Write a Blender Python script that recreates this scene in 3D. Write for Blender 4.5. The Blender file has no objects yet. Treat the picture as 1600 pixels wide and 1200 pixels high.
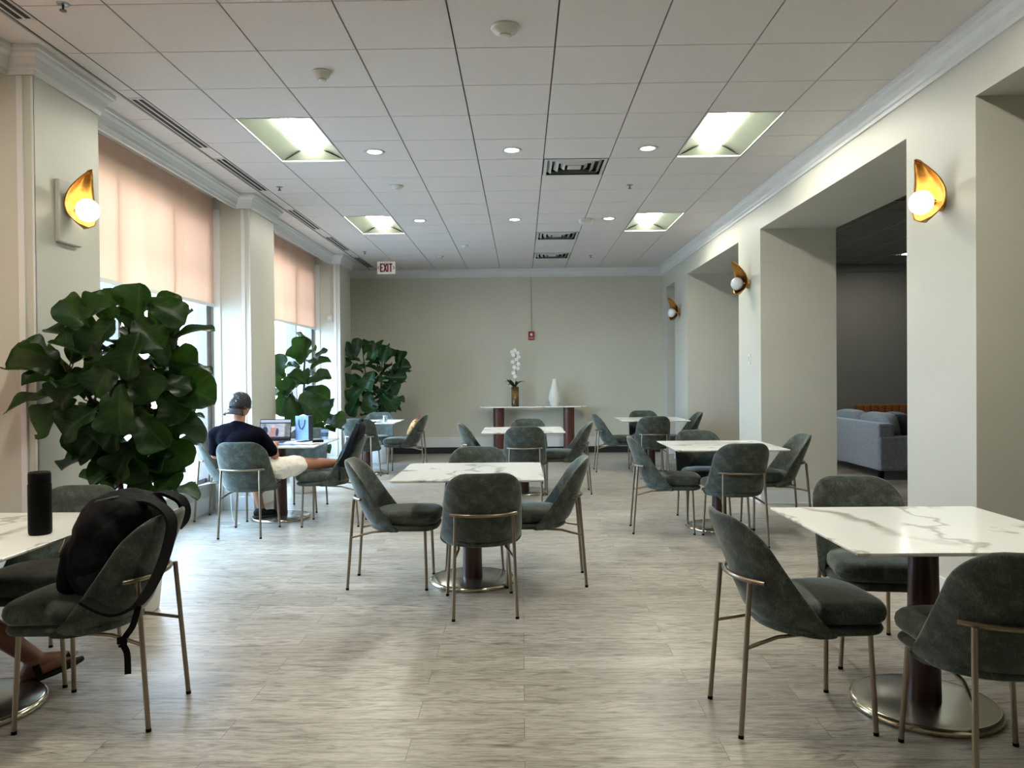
import bpy, math, random
from math import sin, cos, pi, radians as RD
from mathutils import Vector, Matrix, Euler
V = Vector
rnd = random.Random(7)
SC = bpy.context.scene
COL = SC.collection

# ------------------------------------------------------------------ camera
HC = 1.445
F_, YAW, PIT, ROL = 1204.95, -.0124, -.0102, -.0089
fwd = V((sin(YAW)*cos(PIT), cos(YAW)*cos(PIT), sin(PIT)))
rt = V((cos(YAW), -sin(YAW), 0)); up = rt.cross(fwd)
r2 = rt*cos(ROL)+up*sin(ROL); u2 = up*cos(ROL)-rt*sin(ROL)
cam = bpy.data.cameras.new('camera'); co = bpy.data.objects.new('camera', cam); COL.objects.link(co)
co.matrix_world = Matrix(((r2.x, u2.x, -fwd.x, 0), (r2.y, u2.y, -fwd.y, 0), (r2.z, u2.z, -fwd.z, HC), (0, 0, 0, 1)))
cam.sensor_width = 36; cam.lens = F_/1600*36; cam.clip_start = .05; cam.clip_end = 200
SC.camera = co
# ------------------------------------------------------------------ world, sun, exposure
w = bpy.data.worlds.new('sky'); SC.world = w; w.use_nodes = True
bg = w.node_tree.nodes['Background']; bg.inputs[0].default_value = (.52, .75, 1.0, 1); bg.inputs[1].default_value = 3.4
sun = bpy.data.lights.new('sun', 'SUN'); sun.energy = 3.5; sun.angle = .02; sun.color = (1, .95, .86)
so = bpy.data.objects.new('sun', sun); COL.objects.link(so)
so.rotation_euler = V((-.62, .25, -1)).to_track_quat('-Z', 'Y').to_euler()
SC.view_settings.view_transform = 'Standard'; SC.view_settings.look = 'None'
SC.view_settings.gamma = 1; SC.view_settings.use_curve_mapping = False
SC.view_settings.exposure = 2.46
SC.cycles.max_bounces = 8; SC.cycles.diffuse_bounces = 4; SC.cycles.glossy_bounces = 3
SC.cycles.transmission_bounces = 4; SC.cycles.transparent_max_bounces = 8
SC.cycles.caustics_reflective = False; SC.cycles.caustics_refractive = False
SC.cycles.sample_clamp_indirect = 6; SC.cycles.use_denoising = True

# ------------------------------------------------------------------ helpers
def tag(o, label=None, cat=None, group=None, kind=None):
    if label: o['label'] = label
    if cat: o['category'] = cat
    if group: o['group'] = group
    if kind: o['kind'] = kind
    return o

def empty(name, loc=(0, 0, 0), rz=0, label=None, cat=None, group=None):
    o = bpy.data.objects.new(name, None); COL.objects.link(o)
    o.location = loc; o.rotation_euler = (0, 0, rz); o.empty_display_size = .1
    return tag(o, label, cat, group)

def copy_tree(o, parent=None):
    c = o.copy(); COL.objects.link(c); c.parent = parent
    for ch in list(o.children): copy_tree(ch, c)
    return c

class MB:
    def __init__(s): s.v = []; s.f = []; s.m = []; s.s = []; s.uv = {}
    def add(s, vs, fs, mi=0, sm=False, uvs=None):
        b = len(s.v); s.v += [tuple(p) for p in vs]
        for f in fs: s.f.append(tuple(b+i for i in f)); s.m.append(mi); s.s.append(sm)
        if uvs:
            for i, t in enumerate(uvs): s.uv[b+i] = t
    def box(s, x0, x1, y0, y1, z0, z1, mi=0, M=None):
        vs = [V((x, y, z)) for z in (z0, z1) for y in (y0, y1) for x in (x0, x1)]
        if M: vs = [M @ p for p in vs]
        s.add(vs, [(0, 2, 3, 1), (4, 5, 7, 6), (0, 1, 5, 4), (2, 6, 7, 3), (0, 4, 6, 2), (1, 3, 7, 5)], mi)
        return s
    def grid(s, rows, mi=0, sm=True, closed=False, uvs=None):
        n = len(rows[0]); fs = []
        for i in range(len(rows)-1):
            for j in range(n if closed else n-1):
                k = (j+1) % n; fs.append((i*n+j, i*n+k, (i+1)*n+k, (i+1)*n+j))
        s.add([p for r in rows for p in r], fs, mi, sm, uvs)
        return s
    def tube(s, pts, r, n=10, mi=0, cap=True, sx=1.0):
        pts = [V(p) for p in pts]; rs = r if isinstance(r, (list, tuple)) else [r]*len(pts)
        rows = []; prev = None
        for i, p in enumerate(pts):
            d = (pts[min(i+1, len(pts)-1)]-pts[max(i-1, 0)]).normalized()
            if prev is None: a = d.orthogonal().normalized()
            else: a = (prev-d*prev.dot(d)).normalized()
            prev = a; b = d.cross(a)
            rows.append([p+(a*cos(2*pi*k/n)+b*sin(2*pi*k/n)*sx)*rs[i] for k in range(n)])
        s.grid(rows, mi, True, True)
        if cap:
            s.add(rows[0], [tuple(range(n))[::-1]], mi); s.add(rows[-1], [tuple(range(n))], mi)
        return s
    def lathe(s, prof, n=32, mi=0, c=(0, 0, 0), M=None, sy=1.0, cap=True):
        rows = []
        for r, z in prof:
            ring = [V((r*cos(2*pi*k/n), r*sin(2*pi*k/n)*sy, z)) for k in range(n)]
            rows.append([((M @ p) if M else p)+V(c) for p in ring])
        s.grid(rows, mi, True, True)
        if cap:
            s.add(rows[0], [tuple(range(n))[::-1]], mi); s.add(rows[-1], [tuple(range(n))], mi)
        return s
    def ell(s, c, r, M=None, n=20, mi=0, p=2.0):
        rows = []
        def q(a): return math.copysign(abs(a)**(2/p), a)
        for i in range(n//2+1):
            th = -pi/2+pi*i/(n//2); row = []
            for k in range(n):
                ph = 2*pi*k/n
                w_ = V((r[0]*q(cos(th))*q(cos(ph)), r[1]*q(cos(th))*q(sin(ph)), r[2]*q(sin(th))))
                row.append(((M @ w_) if M else w_)+V(c))
            rows.append(row)
        s.grid(rows, mi, True, True)
        return s
    def cap(s, p0, r0, p1, r1, n=16):
        p0, p1 = V(p0), V(p1); d = (p1-p0); L = d.length; d = d.normalized()
        a = d.orthogonal().normalized(); b = d.cross(a); rows = []
        for th in [i*pi/2/5 for i in range(0, 6)]:
            rows.append([p0-d*r0*cos(th)+(a*cos(2*pi*k/n)+b*sin(2*pi*k/n))*max(r0*sin(th), 1e-4) for k in range(n)])
        for th in [i*pi/2/5 for i in range(5, -1, -1)]:
            rows.append([p1+d*r1*cos(th)+(a*cos(2*pi*k/n)+b*sin(2*pi*k/n))*max(r1*sin(th), 1e-4) for k in range(n)])
        s.grid(rows, 0, True, True); s.add(rows[0], [tuple(range(n))[::-1]]); s.add(rows[-1], [tuple(range(n))])
        return s
    def prism(s, poly, z0, z1, mi=0, M=None):
        n = len(poly); vs = [V((x, y, z0)) for x, y in poly]+[V((x, y, z1)) for x, y in poly]
        if M: vs = [M @ p for p in vs]
        s.add(vs, [tuple(range(n))[::-1], tuple(range(n, 2*n))]+[(i, (i+1) % n, n+(i+1) % n, n+i) for i in range(n)], mi)
        return s
    def ribbon(s, pts, side, w_, t, mi=0):
        pts = [V(p) for p in pts]; rows = []
        for i, p in enumerate(pts):
            d = (pts[min(i+1, len(pts)-1)]-pts[max(i-1, 0)]).normalized()
            sd = V(side[i] if isinstance(side, list) else side); sd = (sd-d*sd.dot(d)).normalized(); nn = d.cross(sd)
            rows.append([p+sd*w_/2+nn*t/2, p-sd*w_/2+nn*t/2, p-sd*w_/2-nn*t/2, p+sd*w_/2-nn*t/2])
        s.grid(rows, mi, False, True)
        s.add(rows[0], [(3, 2, 1, 0)], mi); s.add(rows[-1], [(0, 1, 2, 3)], mi)
        return s

def obj(name, mb, mats, parent=None, bev=0, sub=0, seg=2, loc=None):
    me = bpy.data.meshes.new(name); me.from_pydata(mb.v, [], mb.f)
    if not isinstance(mats, (list, tuple)): mats = [mats]
    for m in mats: me.materials.append(m)
    me.polygons.foreach_set('material_index', mb.m); me.polygons.foreach_set('use_smooth', mb.s)
    if mb.uv:
        ul = me.uv_layers.new(name='UVMap')
        for l in me.loops: ul.data[l.index].uv = mb.uv.get(l.vertex_index, (0, 0))
    me.update()
    o = bpy.data.objects.new(name, me); COL.objects.link(o)
    if parent: o.parent = parent
    if loc: o.location = loc
    if bev:
        b = o.modifiers.new('bevel', 'BEVEL'); b.width = bev; b.segments = seg; b.limit_method = 'ANGLE'; b.angle_limit = .6
    if sub:
        b = o.modifiers.new('sub', 'SUBSURF'); b.levels = sub; b.render_levels = sub
    return o

def struct(name, mb, mats, **k): return tag(obj(name, mb, mats, **k), kind='structure')
def smoothstep(a, b, x):
    t = max(0, min(1, (x-a)/(b-a))); return t*t*(3-2*t)

# ------------------------------------------------------------------ materials
class NT:
    def __init__(s, name):
        s.m = bpy.data.materials.new(name); s.m.use_nodes = True
        s.t = s.m.node_tree; s.n = s.t.nodes; s.p = s.n['Principled BSDF']; s.out = s.n['Material Output']
    def node(s, typ, **k):
        nd = s.n.new(typ)
        for a, b in k.items(): setattr(nd, a, b)
        return nd
    def link(s, a, b): s.t.links.new(a, b)
    def coord(s, sc=(1, 1, 1), rot=(0, 0, 0), kind='Object', loc=(0, 0, 0)):
        tc = s.node('ShaderNodeTexCoord'); mp = s.node('ShaderNodeMapping')
        mp.inputs['Scale'].default_value = sc; mp.inputs['Rotation'].default_value = rot; mp.inputs['Location'].default_value = loc
        s.link(tc.outputs[kind], mp.inputs[0]); return mp.outputs[0]
    def noise(s, vec, scale, detail=3, rough=.5, dist=0):
        nd = s.node('ShaderNodeTexNoise'); nd.inputs['Scale'].default_value = scale; nd.inputs['Detail'].default_value = detail
        nd.inputs['Roughness'].default_value = rough; nd.inputs['Distortion'].default_value = dist
        s.link(vec, nd.inputs['Vector']); return nd.outputs['Fac']
    def ramp(s, fac, stops):
        nd = s.node('ShaderNodeValToRGB'); cr = nd.color_ramp
        while len(cr.elements) < len(stops): cr.elements.new(.5)
        for e, (p, c) in zip(cr.elements, stops):
            e.position = p; e.color = (*c, 1) if len(c) == 3 else c
        s.link(fac, nd.inputs[0]); return nd.outputs[0]
    def mix(s, fac, a, b, mode='MIX'):
        nd = s.node('ShaderNodeMix', data_type='RGBA', blend_type=mode)
        for v, i in ((fac, 0), (a, 6), (b, 7)):
            if isinstance(v, (int, float)): nd.inputs[i].default_value = v
            elif isinstance(v, tuple): nd.inputs[i].default_value = (*v, 1)
            else: s.link(v, nd.inputs[i])
        return nd.outputs[2]
    def math(s, op, a, b=0, c=0):
        nd = s.node('ShaderNodeMath', operation=op)
        for i, v in enumerate((a, b, c)):
            if isinstance(v, (int, float)): nd.inputs[i].default_value = v
            else: s.link(v, nd.inputs[i])
        return nd.outputs[0]
    def bump(s, h, st=.2, dist=.01):
        nd = s.node('ShaderNodeBump'); nd.inputs['Strength'].default_value = st; nd.inputs['Distance'].default_value = dist
        s.link(h, nd.inputs['Height']); s.link(nd.outputs[0], s.p.inputs['Normal'])
    def set(s, **k):
        for a, b in k.items():
            i = s.p.inputs[a.replace('_', ' ')]
            if isinstance(b, (int, float)): i.default_value = b
            elif isinstance(b, tuple): i.default_value = (*b, 1) if len(b) == 3 else b
            else: s.link(b, i)
        return s

def srgb(r, g, b):
    return tuple(((c/255)/12.92 if c/255 <= .04045 else ((c/255+.055)/1.055)**2.4) for c in (r, g, b))

def simple(name, c, rough=.5, metal=0, var=.06, scale=8, bump=0, bscale=60, **k):
    t = NT(name); v = t.coord()
    f = t.noise(v, scale, 3)
    d = tuple(x*(1-var) for x in c); l = tuple(min(1, x*(1+var)) for x in c)
    t.set(Base_Color=t.ramp(f, [(.3, d), (.7, l)]), Roughness=rough, Metallic=metal)
    if bump: t.bump(t.noise(v, bscale, 4), bump, .005)
    for a, b in k.items(): t.set(**{a: b})
    return t.m

def emis(name, c, st):
    t = NT(name); t.set(Base_Color=(.8, .8, .8), Emission_Color=c, Emission_Strength=st); return t.m

wallM = simple('wall_paint', srgb(196, 194, 178), .55, var=.02, scale=2, bump=.05, bscale=180)
pilM = simple('pilaster_paint', srgb(194, 193, 182), .5, var=.02, scale=2, bump=.05, bscale=180)
trimM = simple('trim_paint', srgb(214, 215, 214), .35, var=.02)
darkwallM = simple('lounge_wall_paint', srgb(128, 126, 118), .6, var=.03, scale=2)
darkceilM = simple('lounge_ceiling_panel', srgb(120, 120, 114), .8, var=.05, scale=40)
tileM = simple('ceiling_tile', srgb(212, 206, 202), .9, var=.05, scale=160, bump=.25, bscale=240)
gridM = simple('ceiling_grid_gap', srgb(70, 68, 64), .6)
slotbarM = simple('white_metal', srgb(190, 190, 186), .4)
blackM = simple('black_plastic', (.002, .002, .0022), .5, Specular_IOR_Level=.1)
slotM = simple('slot_black', (.006, .006, .006), .7)
frameM = simple('window_frame_metal', srgb(120, 112, 108), .4, .3)
baseblackM = simple('black_base', (.004, .004, .004), .6)

def floor_mat():
    t = NT('floor_planks'); v = t.coord()
    br = t.node('ShaderNodeTexBrick'); br.offset = .37; br.offset_frequency = 2
    t.link(v, br.inputs['Vector'])
    for k, x in (('Scale', 1.0), ('Brick Width', 1.22), ('Row Height', .18), ('Mortar Size', .0012), ('Mortar Smooth', .1), ('Bias', 0.0)):
        br.inputs[k].default_value = x
    br.inputs['Color1'].default_value = (0, 0, 0, 1); br.inputs['Color2'].default_value = (1, 1, 1, 1); br.inputs['Mortar'].default_value = (.5, .5, .5, 1)
    base = t.ramp(br.outputs['Color'], [(0, srgb(164, 157, 146)), (.5, srgb(174, 168, 157)), (1, srgb(184, 178, 168))])
    # grain runs along X; shifted from plank to plank
    sh = t.node('ShaderNodeVectorMath', operation='MULTIPLY_ADD'); t.link(br.outputs['Color'], sh.inputs[0])
    sh.inputs[1].default_value = (7, 3, 5); t.link(v, sh.inputs[2])
    mp = t.node('ShaderNodeMapping'); mp.inputs['Scale'].default_value = (1.5, 10, 1); t.link(sh.outputs[0], mp.inputs[0])
    g1 = t.noise(mp.outputs[0], 2.0, 9, .66, 2.2)
    mp2 = t.node('ShaderNodeMapping'); mp2.inputs['Scale'].default_value = (5, 70, 1); t.link(sh.outputs[0], mp2.inputs[0])
    g2 = t.noise(mp2.outputs[0], 3, 5, .6, .3)
    gr = t.ramp(g1, [(.32, (.34, .31, .29)), (.43, (.74, .71, .68)), (.53, (1.0, 1.0, 1.0)), (.72, (1.2, 1.2, 1.2))])
    c = t.mix(1.0, base, gr, 'MULTIPLY')
    g3 = t.ramp(g2, [(.32, (.55, .53, .50)), (.52, (1.0, 1.0, 1.0)), (.72, (1.22, 1.22, 1.22))])
    c = t.mix(.8, c, g3, 'MULTIPLY')
    c = t.mix(br.outputs['Fac'], c, srgb(96, 88, 80))
    kn = t.node('ShaderNodeTexVoronoi'); kn.inputs['Scale'].default_value = 1.0
    mk = t.node('ShaderNodeMapping'); mk.inputs['Scale'].default_value = (1.6, 4.2, 1); t.link(sh.outputs[0], mk.inputs[0]); t.link(mk.outputs[0], kn.inputs['Vector'])
    kf = t.ramp(t.math('ADD', kn.outputs['Distance'], t.math('MULTIPLY', g1, .10)), [(.07, (.42, .38, .35)), (.10, (.7, .67, .64)), (.17, (1, 1, 1))])
    c = t.mix(.8, c, kf, 'MULTIPLY')
    t.set(Base_Color=c, Roughness=t.math('ADD', .27, t.math('MULTIPLY', g2, .16)), Specular_IOR_Level=.5)
    t.bump(t.math('ADD', g1, t.math('MULTIPLY', br.outputs['Fac'], -1.0)), .06, .004)
    return t.m
floorM = floor_mat()

def marble_mat():
    t = NT('white_marble'); v = t.coord((1, 1, 1), (0, 0, .5))
    d = t.noise(v, 1.6, 6, .55, .4)
    w_ = t.node('ShaderNodeTexWave', wave_type='BANDS', bands_direction='DIAGONAL'); t.link(v, w_.inputs['Vector'])
    w_.inputs['Scale'].default_value = .55; w_.inputs['Distortion'].default_value = 9; w_.inputs['Detail'].default_value = 5; w_.inputs['Detail Scale'].default_value = 1.3
    vein = t.ramp(w_.outputs['Fac'], [(0, (1, 1, 1)), (.045, (.25, .25, .25)), (.10, (0, 0, 0)), (1, (0, 0, 0))])
    patch = t.ramp(d, [(.42, (0, 0, 0)), (.62, (1, 1, 1))])
    f = t.mix(1.0, vein, patch, 'MULTIPLY')
    w2 = t.node('ShaderNodeTexWave', wave_type='BANDS', bands_direction='DIAGONAL'); t.link(t.coord((1, 1, 1), (0, 0, 1.1), loc=(3, 1, 0)), w2.inputs['Vector'])
    w2.inputs['Scale'].default_value = .8; w2.inputs['Distortion'].default_value = 12; w2.inputs['Detail'].default_value = 6; w2.inputs['Detail Scale'].default_value = 1.6
    v2 = t.ramp(w2.outputs['Fac'], [(0, (.6, .6, .6)), (.02, (.2, .2, .2)), (.05, (0, 0, 0)), (1, (0, 0, 0))])
    f = t.mix(1.0, f, v2, 'ADD')
    c = t.mix(f, t.mix(d, srgb(240, 242, 238), srgb(251, 252, 249)), srgb(150, 144, 128))
    t.set(Base_Color=c, Roughness=.16, Specular_IOR_Level=.7)
    return t.m
marbleM = marble_mat()

def fabric_mat(name, c1, c2, c3, sc=1.0):
    t = NT(name); v = t.coord()
    n1 = t.noise(v, 16*sc, 4, .6, .5); mp = t.coord((1, 1, .35)); n2 = t.noise(mp, 190*sc, 3, .7)
    a = t.ramp(n1, [(.32, c1), (.5, c2), (.7, c3)])
    b = t.ramp(n2, [(.3, (.5, .5, .5)), (.5, (.95, .95, .95)), (.72, (1.6, 1.6, 1.6))])
    t.set(Base_Color=t.mix(1.0, a, b, 'MULTIPLY'), Roughness=.85, Sheen_Weight=.55, Sheen_Roughness=.35, Sheen_Tint=(.86, .92, .84))
    t.bump(n2, .25, .002)
    return t.m
velvetM = fabric_mat('sage_velvet', srgb(46, 52, 47), srgb(60, 67, 61), srgb(84, 92, 84))
sofaM = fabric_mat('sofa_grey', srgb(118, 120, 124), srgb(134, 136, 140), srgb(146, 148, 152), 2)
pillowM = fabric_mat('pillow_dark', srgb(46, 50, 58), srgb(58, 62, 70), srgb(72, 76, 84), 1)
pillow2M = fabric_mat('pillow_grey', srgb(104, 110, 118), srgb(118, 124, 132), srgb(134, 140, 148), 1)
leatherM = simple('tan_leather', srgb(140, 84, 44), .5, var=.15, scale=12)
brassM = simple('champagne_metal', srgb(146, 134, 116), .32, .95, var=.04)
goldM = simple('brushed_brass', srgb(186, 136, 66), .3, .95, var=.25, scale=25)
steelM = simple('brushed_steel', srgb(176, 174, 164), .24, .95, var=.05)
rimM = simple('polished_rim', srgb(214, 204, 176), .14, .95, var=.04)

def wood_mat(name, c1, c2, rough=.35):
    t = NT(name); v = t.coord((14, 14, .9)); n = t.noise(v, 2.4, 6, .6, .8)
    t.set(Base_Color=t.ramp(n, [(.3, c1), (.7, c2)]), Roughness=rough); return t.m
walnutM = wood_mat('dark_walnut', srgb(30, 15, 11), srgb(76, 38, 25), .3)

def leaf_mat():
    t = NT('fig_leaf'); tc = t.node('ShaderNodeUVMap'); sp = t.node('ShaderNodeSeparateXYZ'); t.link(tc.outputs[0], sp.inputs[0])
    u = t.math('ABSOLUTE', sp.outputs[0]); vv = sp.outputs[1]
    mid = t.math('LESS_THAN', u, .045)
    fr = t.math('FRACT', t.math('SUBTRACT', t.math('MULTIPLY', vv, 7.0), t.math('MULTIPLY', u, 1.7)))
    lat = t.math('LESS_THAN', fr, .10)
    vein = t.math('MAXIMUM', mid, lat)
    v = t.coord(); n = t.noise(v, 2.6, 3, .6); n2 = t.noise(v, 26, 3, .6)
    base = t.ramp(n, [(.35, (.002, .009, .003)), (.52, (.006, .026, .006)), (.7, (.024, .074, .009))])
    base = t.mix(.35, base, t.ramp(n2, [(.3, (.003, .012, .004)), (.7, (.018, .055, .012))]))
    c = t.mix(t.math('MULTIPLY', vein, .42), base, (.05, .095, .03))
    t.set(Base_Color=c, Roughness=.42, Specular_IOR_Level=.3)
    t.bump(t.math('SUBTRACT', 1.0, vein), .3, .004)
    tr = t.node('ShaderNodeBsdfTranslucent'); t.link(t.mix(.5, c, (.06, .14, .012)), tr.inputs[0])
    mx = t.node('ShaderNodeMixShader'); mx.inputs[0].default_value = .32
    t.link(t.p.outputs[0], mx.inputs[1]); t.link(tr.outputs[0], mx.inputs[2]); t.link(mx.outputs[0], t.out.inputs[0])
    return t.m
leafM = leaf_mat()
barkM = simple('bark', srgb(84, 66, 48), .8, var=.3, scale=30)
potM = simple('white_ceramic', srgb(222, 224, 222), .35)
soilM = simple('soil', srgb(46, 34, 26), .95, var=.4, scale=60)

def shade_mat():
    t = NT('roller_shade_fabric'); v = t.coord((1, 1, .12)); n = t.noise(v, 3, 3, .6)
    c = t.ramp(n, [(.3, srgb(242, 212, 192)), (.7, srgb(248, 222, 206))])
    tr = t.node('ShaderNodeBsdfTranslucent'); t.link(c, tr.inputs[0])
    df = t.node('ShaderNodeBsdfDiffuse'); t.link(c, df.inputs[0])
    mx = t.node('ShaderNodeMixShader'); mx.inputs[0].default_value = .30
    t.link(df.outputs[0], mx.inputs[1]); t.link(tr.outputs[0], mx.inputs[2]); t.link(mx.outputs[0], t.out.inputs[0])
    return t.m
shadeM = shade_mat()

def glass_mat(name='window_glass', tint=(.95, .98, 1), refl=.07):
    t = NT(name); tr = t.node('ShaderNodeBsdfTransparent'); tr.inputs[0].default_value = (*tint, 1)
    gl = t.node('ShaderNodeBsdfGlossy'); gl.inputs['Roughness'].default_value = .02
    mx = t.node('ShaderNodeMixShader'); mx.inputs[0].default_value = refl
    t.link(tr.outputs[0], mx.inputs[1]); t.link(gl.outputs[0], mx.inputs[2]); t.link(mx.outputs[0], t.out.inputs[0])
    return t.m
glassM = glass_mat()
skinM = simple('skin', srgb(176, 122, 96), .5, var=.08, scale=14, Subsurface_Weight=.05)
skin2M = simple('skin_darker', srgb(140, 92, 72), .5, var=.08, scale=14)
shirtM = simple('navy_cotton', (.0026, .0028, .0070), .95, Specular_IOR_Level=.08, var=.25, scale=10, bump=.3, bscale=18)
shortsM = simple('cream_cotton', srgb(236, 230, 218), .85, var=.07, scale=14, bump=.5, bscale=26)
nylonM = simple('black_nylon', (.003, .003, .0036), .75, var=.3, scale=30, bump=.2, bscale=90, Specular_IOR_Level=.15)
nylon2M = simple('navy_nylon', (.004, .0042, .010), .65, var=.3, scale=30, bump=.25, bscale=40, Specular_IOR_Level=.25)
paperM = simple('paper', srgb(226, 228, 230), .7)
redM = simple('red_plastic', srgb(140, 22, 24), .4)

# ================================================================== SETTING
ZC = 3.46; T = .6096; GX, GY = .2225, 4.1375      # ceiling grid origin
XR, XRB = 2.655, 3.49                              # right wall face and back face
XP, XH, XW = -2.96, -3.12, -3.42                   # pilaster face, header face, window wall
YB, YF = 14.5, -3.2
LOX, LOY = 9.6, 14.45                              # lounge extents

struct('floor', MB().box(-3.75, LOX+.2, YF-.2, YB+.2, -.12, 0), floorM)
struct('wall_back', MB().box(-3.75, LOX+.2, YB, YB+.2, 0, 3.7), wallM)
struct('wall_rear', MB().box(-3.75, LOX+.2, YF-.2, YF, 0, 3.7), wallM)

# ceiling: one mesh of lay-in tiles with thin gaps, openings left for fixtures
holes = set()
for j in (-3, -2, 3, 4, 9, 10):
    holes.add((-4, j)); holes.add((2, j))
for j in (5, 11, 14): holes.add((0, j))
c = MB()
xs = sorted({GX+i*T for i in range(-5, 5)} | {-3.6, XR+.0})
for i in range(-6, 5):
    for j in range(-12, 18):
        if (i, j) in holes: continue
        x0, x1 = GX+i*T, GX+(i+1)*T
        y0, y1 = GY+j*T, GY+(j+1)*T
        x0 = max(x0, -3.6); x1 = min(x1, XR); y0 = max(y0, YF); y1 = min(y1, YB)
        if x1-x0 < .03 or y1-y0 < .03: continue
        if x1 > -2.75 and x0 < -2.84: pass
        c.box(x0+.005, x1-.005, y0+.0038, y1-.0038, ZC, ZC+.015)
struct('ceiling', c, tileM)
struct('trim_1', MB().box(-3.75, XR+.05, YF-.2, YB+.1, ZC+.14, ZC+.2), gridM)   # deck above
g = MB()
for i in range(-5, 5):
    x = GX+i*T
    g.box(x-.012, x+.012, YF, YB, ZC+.013, ZC+.03)
for j in range(-12, 18):
    y = GY+j*T
    if YF < y < YB:
        # cross tees broken at fixtures that span two tiles
        for i in range(-6, 5):
            if (i, j) in holes and (i, j-1) in holes: continue
            g.box(max(GX+i*T, -3.6), min(GX+(i+1)*T, XR), y-.009, y+.009, ZC+.0135, ZC+.029)
struct('trim_2', g, gridM)

# ---- right wall with openings
pill = [(YF, -.9), (.55, 1.45), (4.535, 5.342), (8.585, 9.443), (12.355, 13.36), (14.1, YB)]
rw = MB()
for a, b in pill: rw.box(XR, XRB, a, b, 0, 3.05)
rw.box(XR, XRB, YF, YB, 3.05, ZC+.12)
struct('wall_right', rw, pilM)
bb = MB()
for a, b in pill:
    bb.box(XR-.016, XRB+.016, a-.016, b+.016, 0, .15); bb.box(XR-.022, XRB+.022, a-.022, b+.022, .0, .02)
struct('baseboard_right', bb, trimM, bev=.004)

# ---- left wall: pilasters, header, window apron
pl = [(YF, .85, 1), (.85, 1.6, 0), (4.68, 5.40, 0), (8.43, 9.24, 0), (12.6, 13.36, 0)]
lw = MB()
lw.box(-3.7, -3.2, YF, .85, 0, ZC+.12)
for a, b in ((.85, 1.6), (4.68, 5.40), (8.43, 9.24), (12.6, 13.36)): lw.box(-3.7, XP, a, b, 0, ZC+.12)
lw.box(-3.7, -3.22, 13.36, YB, 0, ZC+.12)
bays = [(1.6, 4.68), (5.40, 8.43), (9.24, 12.6)]
for a, b in bays:
    lw.box(XH-.02, XH, a, b, 3.31, ZC+.12)               # header board in front of the shade pocket
    lw.box(-3.7, XW, a, b, 3.20, ZC+.12)                 # lintel
    lw.box(-3.7, XW, a, b, -.1, .30)                      # apron under the glass
struct('wall_left', lw, pilM)
mo = MB()                                                  # raised mouldings on the pilaster returns
for a in (4.68, 8.43, 12.6):
    mo.box(-3.06, -3.02, a-.014, a+.01, .16, 3.30); mo.box(-3.37, -3.29, a-.02, a+.01, .0, 3.30); mo.box(-2.975, XP, a-.006, a+.01, .16, 3.3)
struct('trim_3', mo, trimM, bev=.004)
ap = MB()
for a, b in bays:
    ap.box(XW-.02, XW+.05, a, b, .30, .325); ap.box(XW-.01, XW+.02, a, b, 0, .15); ap.box(XW-.01, XW+.012, a, b, .15, .165)
for a, b in ((.85, 1.6), (4.68, 5.40), (8.43, 9.24), (12.6, 13.36)):
    ap.box(XP-.2, XP+.016, a-.016, b+.016, 0, .15)
struct('baseboard_left', ap, trimM, bev=.004)
bk = MB().box(-3.3, XR, YB-.018, YB, .115, .30).box(-3.3, XR, YB-.026, YB, .285, .305)
struct('baseboard_back', bk, trimM, bev=.004)
struct('trim_4', MB().box(-3.25, XR, YB-.03, YB, 0, .115), baseblackM)

# ---- crown moulding, mitred along a path
prof = [(0, -.155), (.014, -.155), (.017, -.128), (.028, -.120), (.034, -.095), (.050, -.062), (.070, -.045), (.074, -.030), (.086, -.026), (.086, 0)]
def crown(name, path):
    m = MB(); rows = []; n = len(path)
    P = [V((x, y, 0)) for x, y in path]
    for i, p in enumerate(P):
        ds = []
        if i > 0: ds.append((P[i]-P[i-1]).normalized())
        if i < n-1: ds.append((P[i+1]-P[i]).normalized())
        ns = [V((d.y, -d.x, 0)) for d in ds]
        nn = ns[0] if len(ns) == 1 else (ns[0]+ns[1])/(1+ns[0].dot(ns[1]))
        rows.append([p+nn*a+V((0, 0, ZC+z-.001)) for a, z in prof])
    m.grid(rows, 0, False)
    return struct(name, m, trimM)
path = [(-3.2, YF), (-3.2, .85)]
for a, b in ((.85, 1.6), (4.68, 5.40), (8.43, 9.24), (12.6, 13.36)):
    e = -3.2 if a < 1 else XH
    path += [(e, a), (XP, a), (XP, b), (XH if b < 13 else -3.22, b)]
path = [path[0]]+path[2:]
path += [(-3.22, YB), (XR, YB), (XR, YF)]
crown('trim_5', path)

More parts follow.
